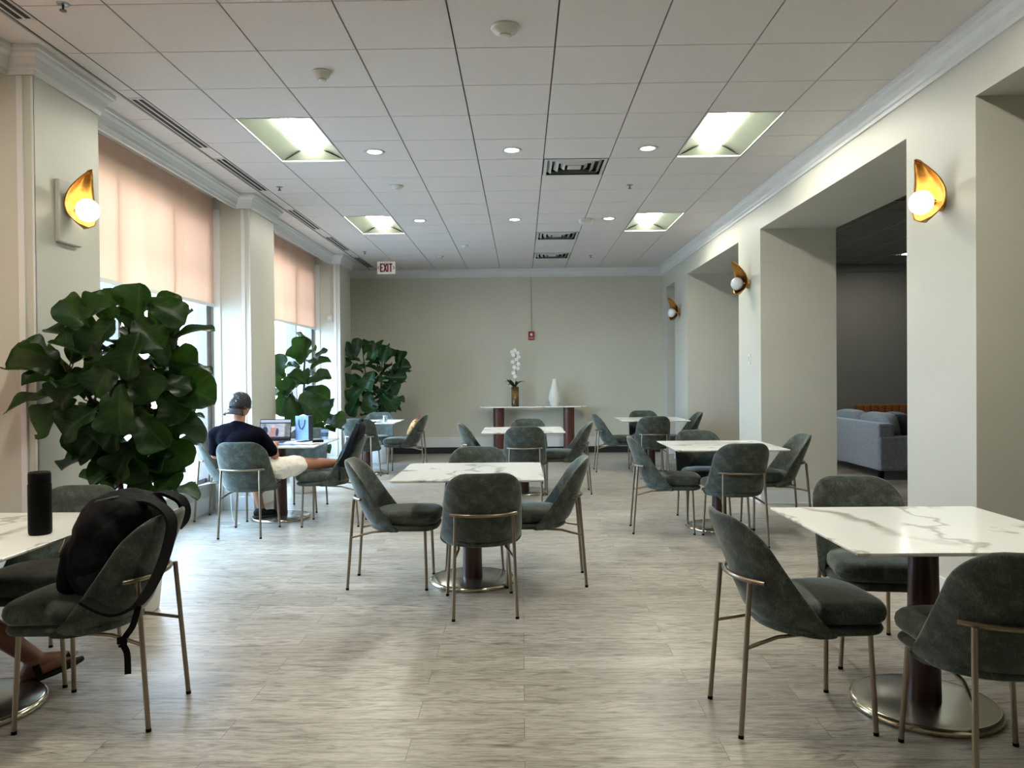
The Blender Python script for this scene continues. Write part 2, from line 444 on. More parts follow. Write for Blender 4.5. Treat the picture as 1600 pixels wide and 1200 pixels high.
# ---- windows (frame, glass) and roller shades
for n, (a, b) in enumerate(bays, 1):
    f = MB(); k = 3 if b-a > 2.9 else 3
    f.box(-3.52, -3.43, a, a+.10, .325, 3.3); f.box(-3.52, -3.40, b-.12, b, .325, 3.3)
    f.box(-3.52, -3.43, a, b, .325, .37); f.box(-3.52, -3.43, a, b, 3.12, 3.2)
    for i in range(1, k):
        y = a+(b-a)*i/k+.02*i; f.box(-3.53, -3.365, y-.02, y+.02, .37, 3.2)
    f.box(-3.53, -3.45, a, b, 2.62, 2.67)
    wf = struct('window_%d' % n, f, frameM, bev=.003)
    obj('pane', MB().box(-3.483, -3.477, a+.03, b-.03, .35, 3.25), glassM, wf)
    hz = (.42, 2.24, 2.24)[n-1]
    sh = empty('roller_shade', (-3.36, (a+b)/2, hz), 0,
               ['fully lowered peach roller shade in the nearest window bay at left', 'large peach roller shade half drawn behind the big leafy plant',
                'peach roller shade in the far window bay behind the middle plant'][n-1], 'blind', 'roller shades in the window bays')
    L = (b-a)/2-.02
    obj('shade_fabric', MB().box(-.001, .001, -L, L, .012, 3.43-hz), shadeM, sh)
    obj('hem_bar', MB().box(-.006, .008, -L, L, -.012, .026), trimM, sh, bev=.003)
    obj('roller_tube', MB().tube([(.0, -L, 3.44-hz), (.0, L, 3.44-hz)], .022, 14), slotbarM, sh)
    pt = bpy.data.lights.new('window_portal', 'AREA'); pt.shape = 'RECTANGLE'; pt.size = 3.0; pt.size_y = b-a; pt.energy = 1
    pt.cycles.is_portal = True
    po = bpy.data.objects.new('window_portal', pt); COL.objects.link(po); po.location = (-3.56, (a+b)/2, 1.8)
    po.rotation_euler = (0, RD(-90), 0)

# ---- outside
pav = simple('pavement', srgb(168, 166, 164), .8, var=.1, scale=3)
pinkM = simple('pink_stucco', srgb(226, 196, 180), .9, var=.05, scale=3)
struct('ground', MB().box(-40, -3.75, -25, 45, -.3, -.12), pav)
bd = empty('neighbour_building', (-13, 36, -.12), 0, 'pink rendered building across the street seen through the windows', 'building')
bm = MB().box(-4, 0, -17, 26, 0, 9)
obj('facade', bm, pinkM, bd)
dg = simple('dark_glass', srgb(70, 80, 90), .1)
for k in range(-3, 6):
    obj('window', MB().box(-.05, .03, k*4-.7, k*4+.7, 1.0, 2.7), dg, bd)

hm = MB()
def shrub(m, c_, R, n):
    for _ in range(n):
        d = V((rnd.gauss(0, 1), rnd.gauss(0, 1), rnd.gauss(0, 1))).normalized()
        p = V(c_)+V((d.x*R[0], d.y*R[1], d.z*R[2]))*rnd.uniform(.6, 1)
        a = V((rnd.uniform(-1, 1), rnd.uniform(-1, 1), rnd.uniform(-1, 1))).normalized(); b = d.cross(a).normalized(); s_ = rnd.uniform(.06, .12)
        m.add([p-a*s_, p+b*s_*.5, p+a*s_, p-b*s_*.5], [(0, 1, 2, 3)])
for cy in (14.5, 23):
    shm = MB(); shrub(shm, (0, 0, 1.35), (.8, .9, 1.1), 700)
    t_ = empty('street_shrub', (-9.2, cy, -.12), 0, None, None)
    tag(t_, '%s dark green street shrub outside the windows' % ('nearer' if cy < 20 else 'farther'), 'shrub', 'shrubs outside the windows')
    obj('foliage', shm, simple('shrub_green', srgb(84, 96, 84), .7, var=.3), t_)
    obj('stem', MB().tube([(0, 0, 0), (.02, 0, .9)], .04, 8), barkM, t_)

# ---- lounge beyond the openings
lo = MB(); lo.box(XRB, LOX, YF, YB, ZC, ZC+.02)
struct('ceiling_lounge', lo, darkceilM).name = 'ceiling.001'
lg = MB()
for i in range(6, 17): lg.box(GX+i*T-.008, GX+i*T+.008, YF, YB, ZC-.006, ZC+.01)
for j in range(-8, 18): lg.box(XRB, LOX, GY+j*T-.006, GY+j*T+.006, ZC-.005, ZC+.01)
struct('trim_6', lg, simple('lounge_grid', srgb(150, 150, 144), .6))
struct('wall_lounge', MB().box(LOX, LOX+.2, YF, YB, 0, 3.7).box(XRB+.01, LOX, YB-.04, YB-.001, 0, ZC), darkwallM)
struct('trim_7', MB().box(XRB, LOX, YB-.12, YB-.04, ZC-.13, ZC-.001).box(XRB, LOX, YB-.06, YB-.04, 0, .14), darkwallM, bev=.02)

# ================================================================== CEILING FIXTURES
lampM = emis('lamp_white', (1.0, .97, .82), 16)
troffM = simple('detector_white', srgb(205, 205, 198), .4)
reflM = simple('troffer_reflector', srgb(88, 94, 84), .45)
def troffer():
    r = empty('ceiling_troffer', (0, 0, ZC))
    W, L = T/2-.008, T-.008
    hous = MB()   # curved reflectors rising from the edges to the lamp basket
    for sx in (-1, 1):
        rows = []
        for k in range(9):
            q = k/8; x = sx*(W-(W-.085)*q); z = .002+.085*sin(q*pi/2)
            rows.append([V((x, -L, z)), V((x, L, z))])
        hous.grid(rows, 0, True)
    hous.box(-.1, .1, -L, L, .09, .10)
    for sy in (-1, 1):   # sloped end plates
        hous.add([(-W, sy*L, .001), (W, sy*L, .001), (.085, sy*(L-.07), .09), (-.085, sy*(L-.07), .09)], [(0, 1, 2, 3)])
    obj('reflector_housing', hous, reflM, r)
    fr = MB()
    for s_ in (-1, 1):
        fr.box(s_*W-.006, s_*W+.006, -L, L, -.003, .012); fr.box(-W, W, s_*L-.006, s_*L+.006, -.003, .012)
    obj('trim_frame', fr, slotbarM, r)
    ln = MB(); rows = []
    for k in range(13):
        a = pi*k/12; rows.append([V((.085*cos(a), -L+.06, .075-.035*sin(a))), V((.085*cos(a), L-.06, .075-.035*sin(a)))])
    ln.grid(rows, 0, True)
    for e in (0, 1): ln.add([rw_[e] for rw_ in rows], [tuple(range(13))])
    obj('lamp_lens', ln, lampM, r)
    return r
tr0 = troffer(); first = True
for (i, j, lab) in ((-4, 3, 'nearer left ceiling troffer light with bright central tube'), (2, 3, 'nearer right ceiling troffer light with bright central tube'),
                    (-4, 9, 'far left ceiling troffer light towards the exit sign'), (2, 9, 'far right ceiling troffer light near the right wall crown'),
                    (-4, -3, 'left ceiling troffer light above and behind the picture'), (2, -3, 'right ceiling troffer light above and behind the picture')):
    o = tr0 if first else copy_tree(tr0); first = False
    o.location = (GX+(i+.5)*T, GY+(j+1)*T, ZC); tag(o, lab, 'ceiling light', 'fluorescent ceiling troffers')

dlM = emis('downlight_lens', (.86, .93, 1.0), 6)
def downlight():
    r = empty('recessed_downlight', (0, 0, ZC))
    obj('trim_ring', MB().lathe([(.062, 0), (.064, -.006), (.09, -.005), (.094, 0)], 28, cap=False), slotbarM, r)
    obj('lens', MB().lathe([(.0001, -.002), (.063, -.002)], 28, cap=False), dlM, r)
    return r
d0 = downlight(); first = True
nm = {(0, 0): 'nearer left', (0, 1): 'nearer middle', (0, 2): 'nearer right', (1, 0): 'far left', (1, 1): 'far middle', (1, 2): 'far right'}
for a, y in enumerate((6.89, 9.94)):
    for b, x in enumerate((-1.295, -.07, 1.14)):
        o = d0 if first else copy_tree(d0); first = False
        o.location = (x, y, ZC); tag(o, '%s round recessed downlight in its row of three' % nm[(a, b)], 'ceiling light', 'round recessed downlights')

def vent():
    r = empty('air_vent', (0, 0, ZC)); W = T/2-.01
    def ring(a, za, b, zb):
        m = MB(); A = [(-a, -a), (a, -a), (a, a), (-a, a)]; B = [(-b, -b), (b, -b), (b, b), (-b, b)]
        for k in range(4):
            q = (k+1) % 4; m.add([(*A[k], za), (*A[q], za), (*B[q], zb), (*B[k], zb)], [(0, 1, 2, 3)])
        return m
    obj('vent_frame', ring(W, -.002, W-.03, -.004), slotbarM, r)
    obj('duct_box', MB().box(-W+.02, W-.02, -W+.02, W-.02, .06, .07), slotM, r)
    for a, b in ((W-.035, W-.075), (W-.10, W-.14), (W-.165, W-.205)):
        obj('louver', ring(a, .03, b, -.004), slotbarM, r)
    obj('louver', MB().box(-(W-.23), W-.23, -(W-.23), W-.23, -.004, .0), slotbarM, r)
    sk = MB()
    for s_ in (-1, 1):
        sk.box(s_*(W-.01)-.008, s_*(W-.01)+.008, -W, W, 0, .07); sk.box(-W, W, s_*(W-.01)-.008, s_*(W-.01)+.008, 0, .07)
    obj('neck', sk, slotM, r)
    return r
v0 = vent(); first = True
for j, lab in ((5, 'largest-looking nearest square ceiling vent'), (11, 'middle square ceiling vent of the row of three'), (14, 'farthest square ceiling vent close to the back wall')):
    o = v0 if first else copy_tree(v0); first = False
    o.location = (GX+.5*T, GY+(j+.5)*T, ZC); tag(o, lab, 'vent', 'square louvered ceiling vents')
o = copy_tree(v0); o.location = (4.25, 8.84, ZC-.003); tag(o, 'dark square vent in the ceiling of the dim lounge', 'vent')
wallwash = emis('lounge_downlight_lens', (1, .97, .9), 60)
for x, lab in ((6.55, 'small lit downlight in the dim lounge ceiling beside the near pillar'), (5.2, 'added unseen downlight in the dim lounge ceiling, brightening its wall')):  # second downlight is added out of view to brighten the lounge wall
    o = copy_tree(d0); o.location = (x, 13.2, ZC-.003); tag(o, lab, 'ceiling light')
    k = [c for c in o.children if c.name.startswith('lens')][0]; k.data = k.data.copy(); k.data.materials.clear(); k.data.materials.append(wallwash)

def slot_diff(Lh):
    r = empty('slot_diffuser', (0, 0, ZC))
    obj('frame', MB().box(-.055, .055, -Lh, Lh, -.004, .0), slotbarM, r, bev=.002)
    for s_ in (-1, 1): obj('slot', MB().box(s_*.024-.014, s_*.024+.014, -Lh+.03, Lh-.03, -.006, -.0035), slotM, r)
    return r
for k, (a, b, lab) in enumerate(((3.08, 4.30, 'two-slot linear air diffuser cut by the top left corner'), (5.5, 6.72, 'long two-slot linear diffuser nearest above the big plant'),
                 (7.03, 8.27, 'second linear diffuser, before the middle pilaster'), (9.2, 10.44, 'third linear diffuser, just past the middle pilaster'),
                 (11.0, 12.2, 'fourth linear diffuser along the left crown'), (12.9, 14.1, 'last linear diffuser beside the exit sign'))):
    o = slot_diff((b-a)/2); o.location = (-2.745, (a+b)/2, ZC); tag(o, lab, 'air diffuser', 'linear diffusers along the left crown')
struct('trim_8', MB().box(-2.815, -2.805, YF, YB, ZC-.002, ZC+.001).box(-2.69, -2.683, YF, YB, ZC-.002, ZC+.001), gridM)

def smoke(r_, h, nose):
    r = empty('smoke_detector', (0, 0, ZC))
    obj('base_plate', MB().lathe([(r_*.98, 0), (r_, -.006), (r_*.97, -.012), (r_*.6, -.013)], 28), troffM, r)
    obj('sensor_cap', MB().lathe([(r_*.86, -.008), (r_*.8, -h*.55), (r_*nose, -h*.9), (r_*nose*.9, -h), (.001, -h)], 28), troffM, r)
    obj('grille', MB().lathe([(r_*nose+.002, -h*.86), (r_*nose+.002, -h*.93)], 28, cap=False), simple('grey_grille', srgb(120, 118, 112), .5), r)
    return r
for x, y, a, h, q, lab in ((-1.295, 5.08, .062, .06, .42, 'white smoke detector in front of the nearer left troffer'), (-.078, 4.47, .085, .055, .38, 'largest round smoke detector near the top edge'),
                     (-1.30, 8.13, .075, .04, .3, 'round white alarm dome between the two left downlights'), (-1.34, 12.87, .06, .04, .4, 'small far smoke detector near the back wall'),
                     (-.85, 11.84, .055, .04, .4, 'small far detector left of the middle vent')):
    o = smoke(a, h, q); o.location = (x, y, ZC); tag(o, lab, 'smoke detector', 'detectors on the ceiling')
pj = empty('ceiling_speaker', (.85, 10.0, ZC), 0, 'pale boxy device on ceiling left of the far right downlight', 'detector')
obj('housing', MB().lathe([(.10, 0), (.10, -.03), (.085, -.06), (.001, -.062)], 20, sy=.8), troffM, pj)
def sprk():
    r = empty('fire_sprinkler', (0, 0, ZC))
    obj('escutcheon', MB().lathe([(.035, 0), (.03, -.006), (.012, -.008)], 16), simple('chrome_dull', srgb(150, 150, 150), .3, .8), r)
    obj('head', MB().tube([(0, 0, -.005), (0, 0, -.035)], .006, 8).lathe([(.018, -.035), (.018, -.039)], 12), simple('sprinkler_metal', srgb(90, 88, 84), .4, .7), r)
    return r
s0 = sprk(); first = True
for x, y, lab in ((-2.53, 8.11, 'small pendant sprinkler above the middle pilaster'), (1.165, 8.21, 'small sprinkler between the right downlights'),
             (-2.49, 12.33, 'far sprinkler left of the exit sign'), (1.18, 12.98, 'far sprinkler near the back wall on the right'), (-2.437, 4.12, 'sprinkler at the very top left of the picture')):
    o = s0 if first else copy_tree(s0); first = False
    o.location = (x, y, ZC); tag(o, lab, 'sprinkler', 'ceiling sprinklers')

# exit sign
ex = empty('exit_sign', (-2.315, 13.3, ZC-.235), 0, 'white exit sign with red EXIT letters hanging from the ceiling', 'sign')
obj('sign_panel', MB().box(-.155, .155, -.02, .02, 0, .215), simple('sign_face', srgb(222, 212, 200), .5, Emission_Color=(1, .93, .88), Emission_Strength=.03), ex, bev=.006)
obj('canopy', MB().box(-.05, .05, -.03, .03, .215, .235), slotbarM, ex)
L_ = MB(); rd = simple('exit_red', srgb(140, 16, 18), .5); y = -.024
def bar(x0, z0, x1, z1, t=.024):
    a = V((x0, y, z0)); b = V((x1, y, z1)); d = (b-a).normalized(); n = V((-d.z, 0, d.x))*t/2
    L_.add([a+n, a-n, b-n, b+n, a+n+V((0, .003, 0)), a-n+V((0, .003, 0)), b-n+V((0, .003, 0)), b+n+V((0, .003, 0))],
           [(0, 1, 2, 3), (7, 6, 5, 4), (0, 4, 5, 1), (1, 5, 6, 2), (2, 6, 7, 3), (3, 7, 4, 0)])
z0, z1 = .035, .18
bar(-.095, z0, -.095, z1); bar(-.10, z1-.01, -.052, z1-.01); bar(-.10, (z0+z1)/2, -.06, (z0+z1)/2); bar(-.10, z0+.01, -.052, z0+.01)
bar(-.04, z0, .008, z1); bar(-.04, z1, .008, z0)
bar(.028, z0, .028, z1); bar(.078, z0, .078, z1); bar(.048, z1-.01, .108, z1-.01)
for s_ in (-1, 1):
    bar(s_*.118, .135, s_*.142, .108, .011); bar(s_*.118, .08, s_*.142, .108, .011)
obj('lettering', L_, rd, ex)

# ================================================================== WALL ITEMS
def sconce(lit, tw=.55):
    """local +X points out of the wall, +Y along the wall, z up; origin at globe height on wall"""
    r = empty('wall_sconce')
    obj('back_plate', MB().lathe([(.055, 0), (.055, .018), (.02, .03), (.018, .07)], 24, M=Matrix.Rotation(pi/2, 3, 'Y')), goldM, r)
    m = MB(); rows = []
    for i in range(17):       # leaf-shaped concave dish, tilted and long at the top
        t = i/16; z = -.125+.365*t
        wv = .105*(sin(pi*t**.72)**.75 if 0 < t < 1 else .02)
        xx = .045+.095*(2*t-.75)**2
        yo = .03*math.sin(t*2.2)-.02
        row = []
        for k in range(11):
            a = -1+2*k/10
            q_ = Matrix.Rotation(tw, 3, 'Z') @ V((xx-.045+.055*a*a, (yo+wv*a)*(1 if tw > 0 else -1), 0)); row.append(V((q_.x+.05, q_.y, z)))
        rows.append(row)
    m.grid(rows)
    o = obj('leaf_dish', m, goldM, r); md = o.modifiers.new('s', 'SOLIDIFY'); md.thickness = .006
    gl = emis('globe_lit', (1, .84, .58), 1.1) if lit else simple('opal_glass', srgb(214, 218, 224), .15)
    obj('globe', MB().ell((.128, 0, 0), (.072, .076, .076)), gl, r)
    return r
SL = sconce(True, -.55); SL.location = (XP, 5.03, 2.555); tag(SL, 'lit brass leaf sconce on the left pilaster above the big plant', 'wall lamp', 'brass leaf wall sconces')
SR = sconce(True); SR.location = (XR, 4.90, 2.515); SR.rotation_euler = (0, 0, pi); tag(SR, 'lit brass leaf sconce on the nearest right pillar', 'wall lamp', 'brass leaf wall sconces')
S2 = sconce(False); S2.location = (XR, 9.05, 2.50); S2.rotation_euler = (0, 0, pi); tag(S2, 'unlit brass leaf sconce on the second right pillar', 'wall lamp', 'brass leaf wall sconces')
S3 = copy_tree(S2); S3.location = (XR, 12.95, 2.48); tag(S3, 'farthest unlit brass leaf sconce at the end of the right wall', 'wall lamp', 'brass leaf wall sconces')
tag(obj('wall_panel', MB().box(XP, XP+.03, 4.88, 5.13, 2.33, 2.73), pilM, bev=.006), 'painted rectangular cover plate behind the left pilaster sconce', 'panel')
fa = empty('fire_alarm', (.19, YB, 2.2), 0, 'red fire alarm strobe in the middle of the back wall', 'alarm')
obj('housing', MB().box(-.055, .055, -.05, 0, -.08, .08), redM, fa, bev=.006)
obj('strobe_lens', MB().box(-.02, .025, -.066, -.045, -.005, .045), simple('strobe', srgb(225, 220, 215), .2), fa, bev=.006)
obj('label_plate', MB().box(-.04, .04, -.053, -.048, -.06, -.03), simple('strobe_label', srgb(190, 120, 115), .5), fa)
tag(obj('conduit', MB().tube([(.19, YB-.012, 2.28), (.19, YB-.012, 3.32)], .008, 8), wallM), 'thin vertical conduit above the fire alarm on back wall', 'conduit')
th = empty('thermostat', (-3.13, 12.6, 2.42), 0, 'small white thermostat on the side of the third pilaster', 'thermostat')
obj('body', MB().box(-.05, .05, -.035, 0, -.06, .06), slotbarM, th, bev=.006)
obj('dial', MB().lathe([(.022, 0), (.02, .008)], 16, c=(0, -.035, 0), M=Matrix.Rotation(pi/2, 3, 'X')), trimM, th)
tag(obj('conduit', MB().tube([(-3.10, 12.575, 2.48), (-3.10, 12.575, 3.30)], .01, 8), slotbarM), 'thin white conduit above thermostat on the third pilaster', 'conduit')
sw = empty('light_switch', (XR, 9.0, 1.62), 0, 'white light switch plate on the second right pillar', 'switch')
obj('plate', MB().box(-.008, 0, -.035, .035, -.06, .06), trimM, sw, bev=.003)
obj('rocker', MB().box(-.013, -.006, -.012, .012, -.03, .03), slotbarM, sw)

# ================================================================== CHAIR
def rr(a, b, r_, top=True):
    """square ring position (a,b) in [-1,1]^2 to rounded rectangle; r for top and bottom corners"""
    m = max(abs(a), abs(b))
    if m < 1e-6: return 0, 0, 0
    sx, sz = a/m, b/m; r = r_[0] if sz > 0 else r_[1]
    ax, az = abs(sx), abs(sz)
    if ax > 1-r and az > 1-r:
        dx, dz = (ax-(1-r))/r, (az-(1-r))/r; L = math.hypot(dx, dz); ax, az = 1-r+r*dx/L, 1-r+r*dz/L
    return m*ax*(1 if sx > 0 else -1), m*az*(1 if sz > 0 else -1), m

def lean(z):      # back of the shell, centre line
    t = (z-.40)/.475
    return -.115-.185*t**.92 if t > 0 else -.115
def shell_y(x, z):
    t = max(0, min(1, (z-.40)/.475)); W = .235
    return lean(z)+(.165-.095*t)*(abs(x)/W)**2.3

def make_chair():
    r = empty('dining_chair')
    # backrest shell: pillow-edged curved panel
    N = 18; fr, bk = [], []
    ax = [math.sin(pi/2*(-1+2*i/N)) for i in range(N+1)]
    for i in range(N+1):
        f_, b_ = [], []
        for j in range(N+1):
            x_, z_, m = rr(ax[j], ax[i], (.52, .17))
            z = .635+.24*z_; t = (z-.395)/.48
            W = .262-.037*t
            x = x_*W; h = .026*math.sqrt(max(0, 1-m**7))
            y = shell_y(x, z); low = smoothstep(.47, .40, z)*.03
            f_.append(V((x, y+h+low*(1-abs(x_)), z))); b_.append(V((x, y-h+low, z)))
        fr.append(f_[::-1]); bk.append(b_)
    m = MB(); m.grid(fr); m.grid(bk)
    o = obj('backrest', m, velvetM, r)
    wd = o.modifiers.new('w', 'WELD'); wd.merge_threshold = .0008
    # seat tray under the cushion
    def pad(z0, z1, dome, wr, wf, yr, yf, name, rd_, ov=.012):
        m = MB(); N = 16; top, bot = [], []
        ax = [math.sin(pi/2*(-1+2*i/N)) for i in range(N+1)]
        for i in range(N+1):
            t_, b_ = [], []
            for j in range(N+1):
                x_, y_, mm = rr(ax[j], ax[i], (rd_, .18))
                q = (y_+1)/2; W = wr+(wf-wr)*q
                y0_ = shell_y(x_*W, .45)+yr; yy = y0_+(yf-y0_)*q
                yy += .018*(1-x_*x_)*max(0, y_)        # bowed front
                e = math.sqrt(max(0, 1-mm**14)); zc = (z0+z1)/2; h = (z1-z0)/2
                t_.append(V((x_*W, yy, zc+h*e+dome*(1-x_*x_)*(1-y_*y_))))
                b_.append(V((x_*W, yy, zc-h*e)))
            top.append(t_); bot.append(b_[::-1])
        m.grid(top); m.grid(bot); o = obj(name, m, velvetM, r)
        wd = o.modifiers.new('w', 'WELD'); wd.merge_threshold = .0008
        return o
    pad(.395, .437, 0, .222, .232, .0, .335, 'seat_base', .5)
    cu = pad(.437, .525, .014, .212, .242, .022, .345, 'seat_cushion', .5)
    # frame
    for s_ in (-1, 1):
        for top, foot, nm_ in (((s_*.188, .265, .40), (s_*.212, .275, 0), 'leg'), ((s_*.172, -.222, .613), (s_*.19, -.268, 0), 'leg')):
            a, b = V(top), V(foot); q = b+(a-b).normalized()*.014
            o = obj(nm_, MB().tube([a, q], .0105, 12), brassM, r)
            obj('foot_cap', MB().tube([q, b], .0112, 12), blackM, o)
        obj('stretcher', MB().tube([(s_*.183, -.243, .355), (s_*.15, -.10, .385), (s_*.14, .05, .392)], .008, 8), brassM, r)
    pts = []
    for k in range(13):
        x = -.2+.4*k/12; pts.append((x, lean(.615)-.045+.115*(abs(x)/.235)**2.3, .615))
    obj('back_rail', MB().tube(pts, .0105, 12), brassM, r)
    return r
ch0 = make_chair(); used = [False]
def chair(x, y, deg, label, group):
    """deg: direction the sitter faces, 0 = +X, 90 = +Y (away from the camera)"""
    o = copy_tree(ch0) if used[0] else ch0; used[0] = True
    o.location = (x, y, 0); o.rotation_euler = (0, 0, RD(deg-90))
    return tag(o, label, 'chair', group)

GA = 'green chairs around the front centre table'; GB = 'green chairs around the back centre table'
GC = 'green chairs around the middle right table'; GD = 'green chairs around the near right table'
GE = 'green chairs around the near left table'; GF = 'green chairs around the far right table'
GG = 'green chairs around the laptop table'; GH = 'green chairs around the far left table'
chair(-.93, 5.41, 0, 'green velvet chair on the left side of the front centre table', GA)
chair(.165, 5.45, 180, 'green velvet chair on the right side of the front centre table', GA)
chair(-.258, 4.82, 97, 'green velvet chair with its back to us at the front centre table', GA)
chair(-.36, 5.98, 270, 'green velvet chair on the far side of the front centre table', GA)
chair(1.11, 3.265, 4.5, 'large near green chair on the left side of the near right table', GD)
chair(1.66, 2.73, 85, 'green chair with its back to us, cut by the right picture edge', GD)
chair(1.79, 4.02, 263, 'green chair on the far side of the near right table', GD)
chair(1.285, 7.18, -4, 'green chair on the left side of the middle right table', GC)
chair(1.84, 6.67, 92, 'green chair with its back to us at the middle right table', GC)
chair(1.78, 7.66, 270, 'green chair on the far side of the middle right table', GC)
chair(2.41, 7.35, 180, 'green chair on the right of the middle right table, before the opening', GC)
chair(1.37, 11.68, 0, 'green chair on the left side of the far right table', GF)
chair(1.84, 10.95, 90, 'green chair with its back to us at the far right table', GF)
chair(1.94, 12.15, 270, 'green chair on the far side of the far right table', GF)
chair(2.43, 11.75, 180, 'green chair on the right side of the far right table', GF)
chair(.03, 9.02, 90, 'green chair with its back to us in front of the walnut console', GB)
chair(.08, 10.08, 270, 'green chair behind the back centre table, only its top showing', GB)
chair(-.49, 9.52, 0, 'green chair on the left side of the back centre table', GB)
chair(.57, 9.55, 180, 'green chair on the right side of the back centre table', GB)
chair(-2.56, 7.16, 92, 'green chair in which the man in the cap sits', GG)
chair(-3.05, 7.93, 0, 'green chair beside the window left of the man in the cap', GG)
chair(-1.86, 7.62, 180, 'green chair holding a black backpack and the man\'s raised foot', GG)
chair(-2.42, 8.50, 270, 'green chair behind the laptop table, seen under its top', GG)
chair(-2.28, 10.95, 90, 'green chair with its back to us at the far left table', GH)
chair(-1.73, 11.65, 180, 'green chair with a patterned bag on its seat', GH)
chair(-2.30, 12.22, 270, 'green chair on the far side of the far left table', GH)
chair(-1.81, 3.32, 180, 'near left green chair draped with a large black backpack', GE)
chair(-2.37, 3.86, 270, 'green chair behind the near left table, below the big plant', GE)
chair(-3.03, 3.30, 0, 'green chair under the person at the left picture edge', GE)

# ================================================================== TABLES
TH = HC-.664
def make_table():
    r = empty('dining_table'); h = .497
    m = MB()
    lv = [(h-.02, TH-.018), (h, TH-.008), (h, TH-.001), (h-.0015, TH)]
    rows = [[V((a*sx, a*sy, z)) for sx, sy in ((-1, -1), (1, -1), (1, 1), (-1, 1))] for a, z in lv]
    m.grid(rows, 0, False, True); m.add(rows[0], [(3, 2, 1, 0)]); m.add(rows[-1], [(0, 1, 2, 3)])
    obj('tabletop', m, marbleM, r)
    obj('top_plate', MB().box(-.2, .2, -.2, .2, TH-.03, TH-.018), blackM, r)
    obj('column', MB().lathe([(.070, .03), (.067, .2), (.058, TH-.03)], 36), walnutM, r)
    b = obj('base', MB().lathe([(.30, .004), (.302, .012), (.296, .026), (.283, .031), (.0, .034)], 56, cap=False).lathe([(.001, .003), (.29, .003)], 56, cap=False), [steelM], r)
    obj('base_rim', MB().lathe([(.297, .003), (.303, .010), (.301, .020), (.290, .031), (.283, .0315)], 56, cap=False), rimM, b)
    return r
t0 = make_table()
tabs = {'A': (-.357, 5.43), 'B': (.015, 9.56), 'C': (1.85, 7.27), 'D': (1.728, 3.345), 'E': (-2.437, 3.34), 'F': (1.945, 11.68), 'G': (-2.50, 7.925), 'H': (-2.34, 11.6)}
tlab = {'A': 'white marble table in the front centre, nothing on it', 'B': 'white marble table in front of the walnut console',
        'C': 'white marble table in the middle right before the wide opening', 'D': 'large near white marble table cut by the right picture edge',
        'E': 'near left white marble table with the black bottle', 'F': 'far right white marble table near the back wall corner',
        'G': 'white marble table holding the open laptop', 'H': 'far left white marble table with a glass on it'}
for k, (x, y) in tabs.items():
    o = t0 if k == 'A' else copy_tree(t0); o.location = (x, y, 0); o.rotation_euler = (0, 0, {'C': RD(90), 'D': RD(180)}.get(k, 0))
    tag(o, tlab[k], 'table', 'square marble pedestal tables')

# ================================================================== CONSOLE, ORCHID, VASE
wal2 = wood_mat('console_walnut', srgb(58, 30, 22), srgb(104, 58, 40), .4)
cs = empty('console_table', (.22, 14.2, 0), 0, 'long console with thin pale top and two walnut slab legs', 'console table')
poly = [(-.985+.16-.16*cos(a), .0-.16*0+.17*sin(a)) for a in [pi/2+pi*k/14-pi/2-pi/2 for k in range(0, 1)]]
poly = []
for k in range(15):
    a = -pi/2+pi*k/14; poly.append((.72+.27*cos(a), .18*sin(a)))
for k in range(15):
    a = pi/2+pi*k/14; poly.append((-.72+.27*cos(a), .18*sin(a)))
obj('tabletop', MB().prism(poly, .868, .888), marbleM, cs, bev=.006)
for s_ in (-1, 1):
    obj('leg', MB().lathe([(.102, 0), (.102, .868)], 32, c=(s_*.645, 0, 0), sy=.9), wal2, cs)
vs = tag(obj('vase', MB().lathe([(.055, 0), (.085, .02), (.118, .12), (.112, .2), (.08, .33), (.052, .43), (.048, .485), (.052, .50), (.044, .50), (.04, .45)], 32, cap=False),
             simple('white_vase', srgb(226, 224, 214), .4), loc=(.61, 14.2, .888)), 'tall white ceramic vase on the right of the console', 'vase')
orc = empty('potted_orchid', (-.12, 14.2, .888), 0, 'white orchid in a dark cylindrical glass vase on the console', 'plant')
t = NT('amber_glass_vase'); n = t.noise(t.coord((3, 3, 1)), 9, 4)
sep = t.node('ShaderNodeSeparateXYZ'); t.link(t.coord(), sep.inputs[0])
amb = t.ramp(t.math('MULTIPLY', sep.outputs[2], 2.7), [(0, srgb(30, 26, 18)), (.35, srgb(70, 52, 26)), (.6, srgb(150, 116, 56)), (.85, srgb(60, 48, 30)), (1, srgb(30, 26, 20))])
t.set(Base_Color=t.mix(.35, amb, t.ramp(n, [(.3, (.01, .008, .005)), (.7, srgb(150, 120, 60))])), Roughness=.12)
obj('glass_cylinder', MB().lathe([(.068, 0), (.070, .01), (.070, .36), (.064, .36), (.062, .30), (.001, .30)], 28), t.m, orc)
lf = MB()
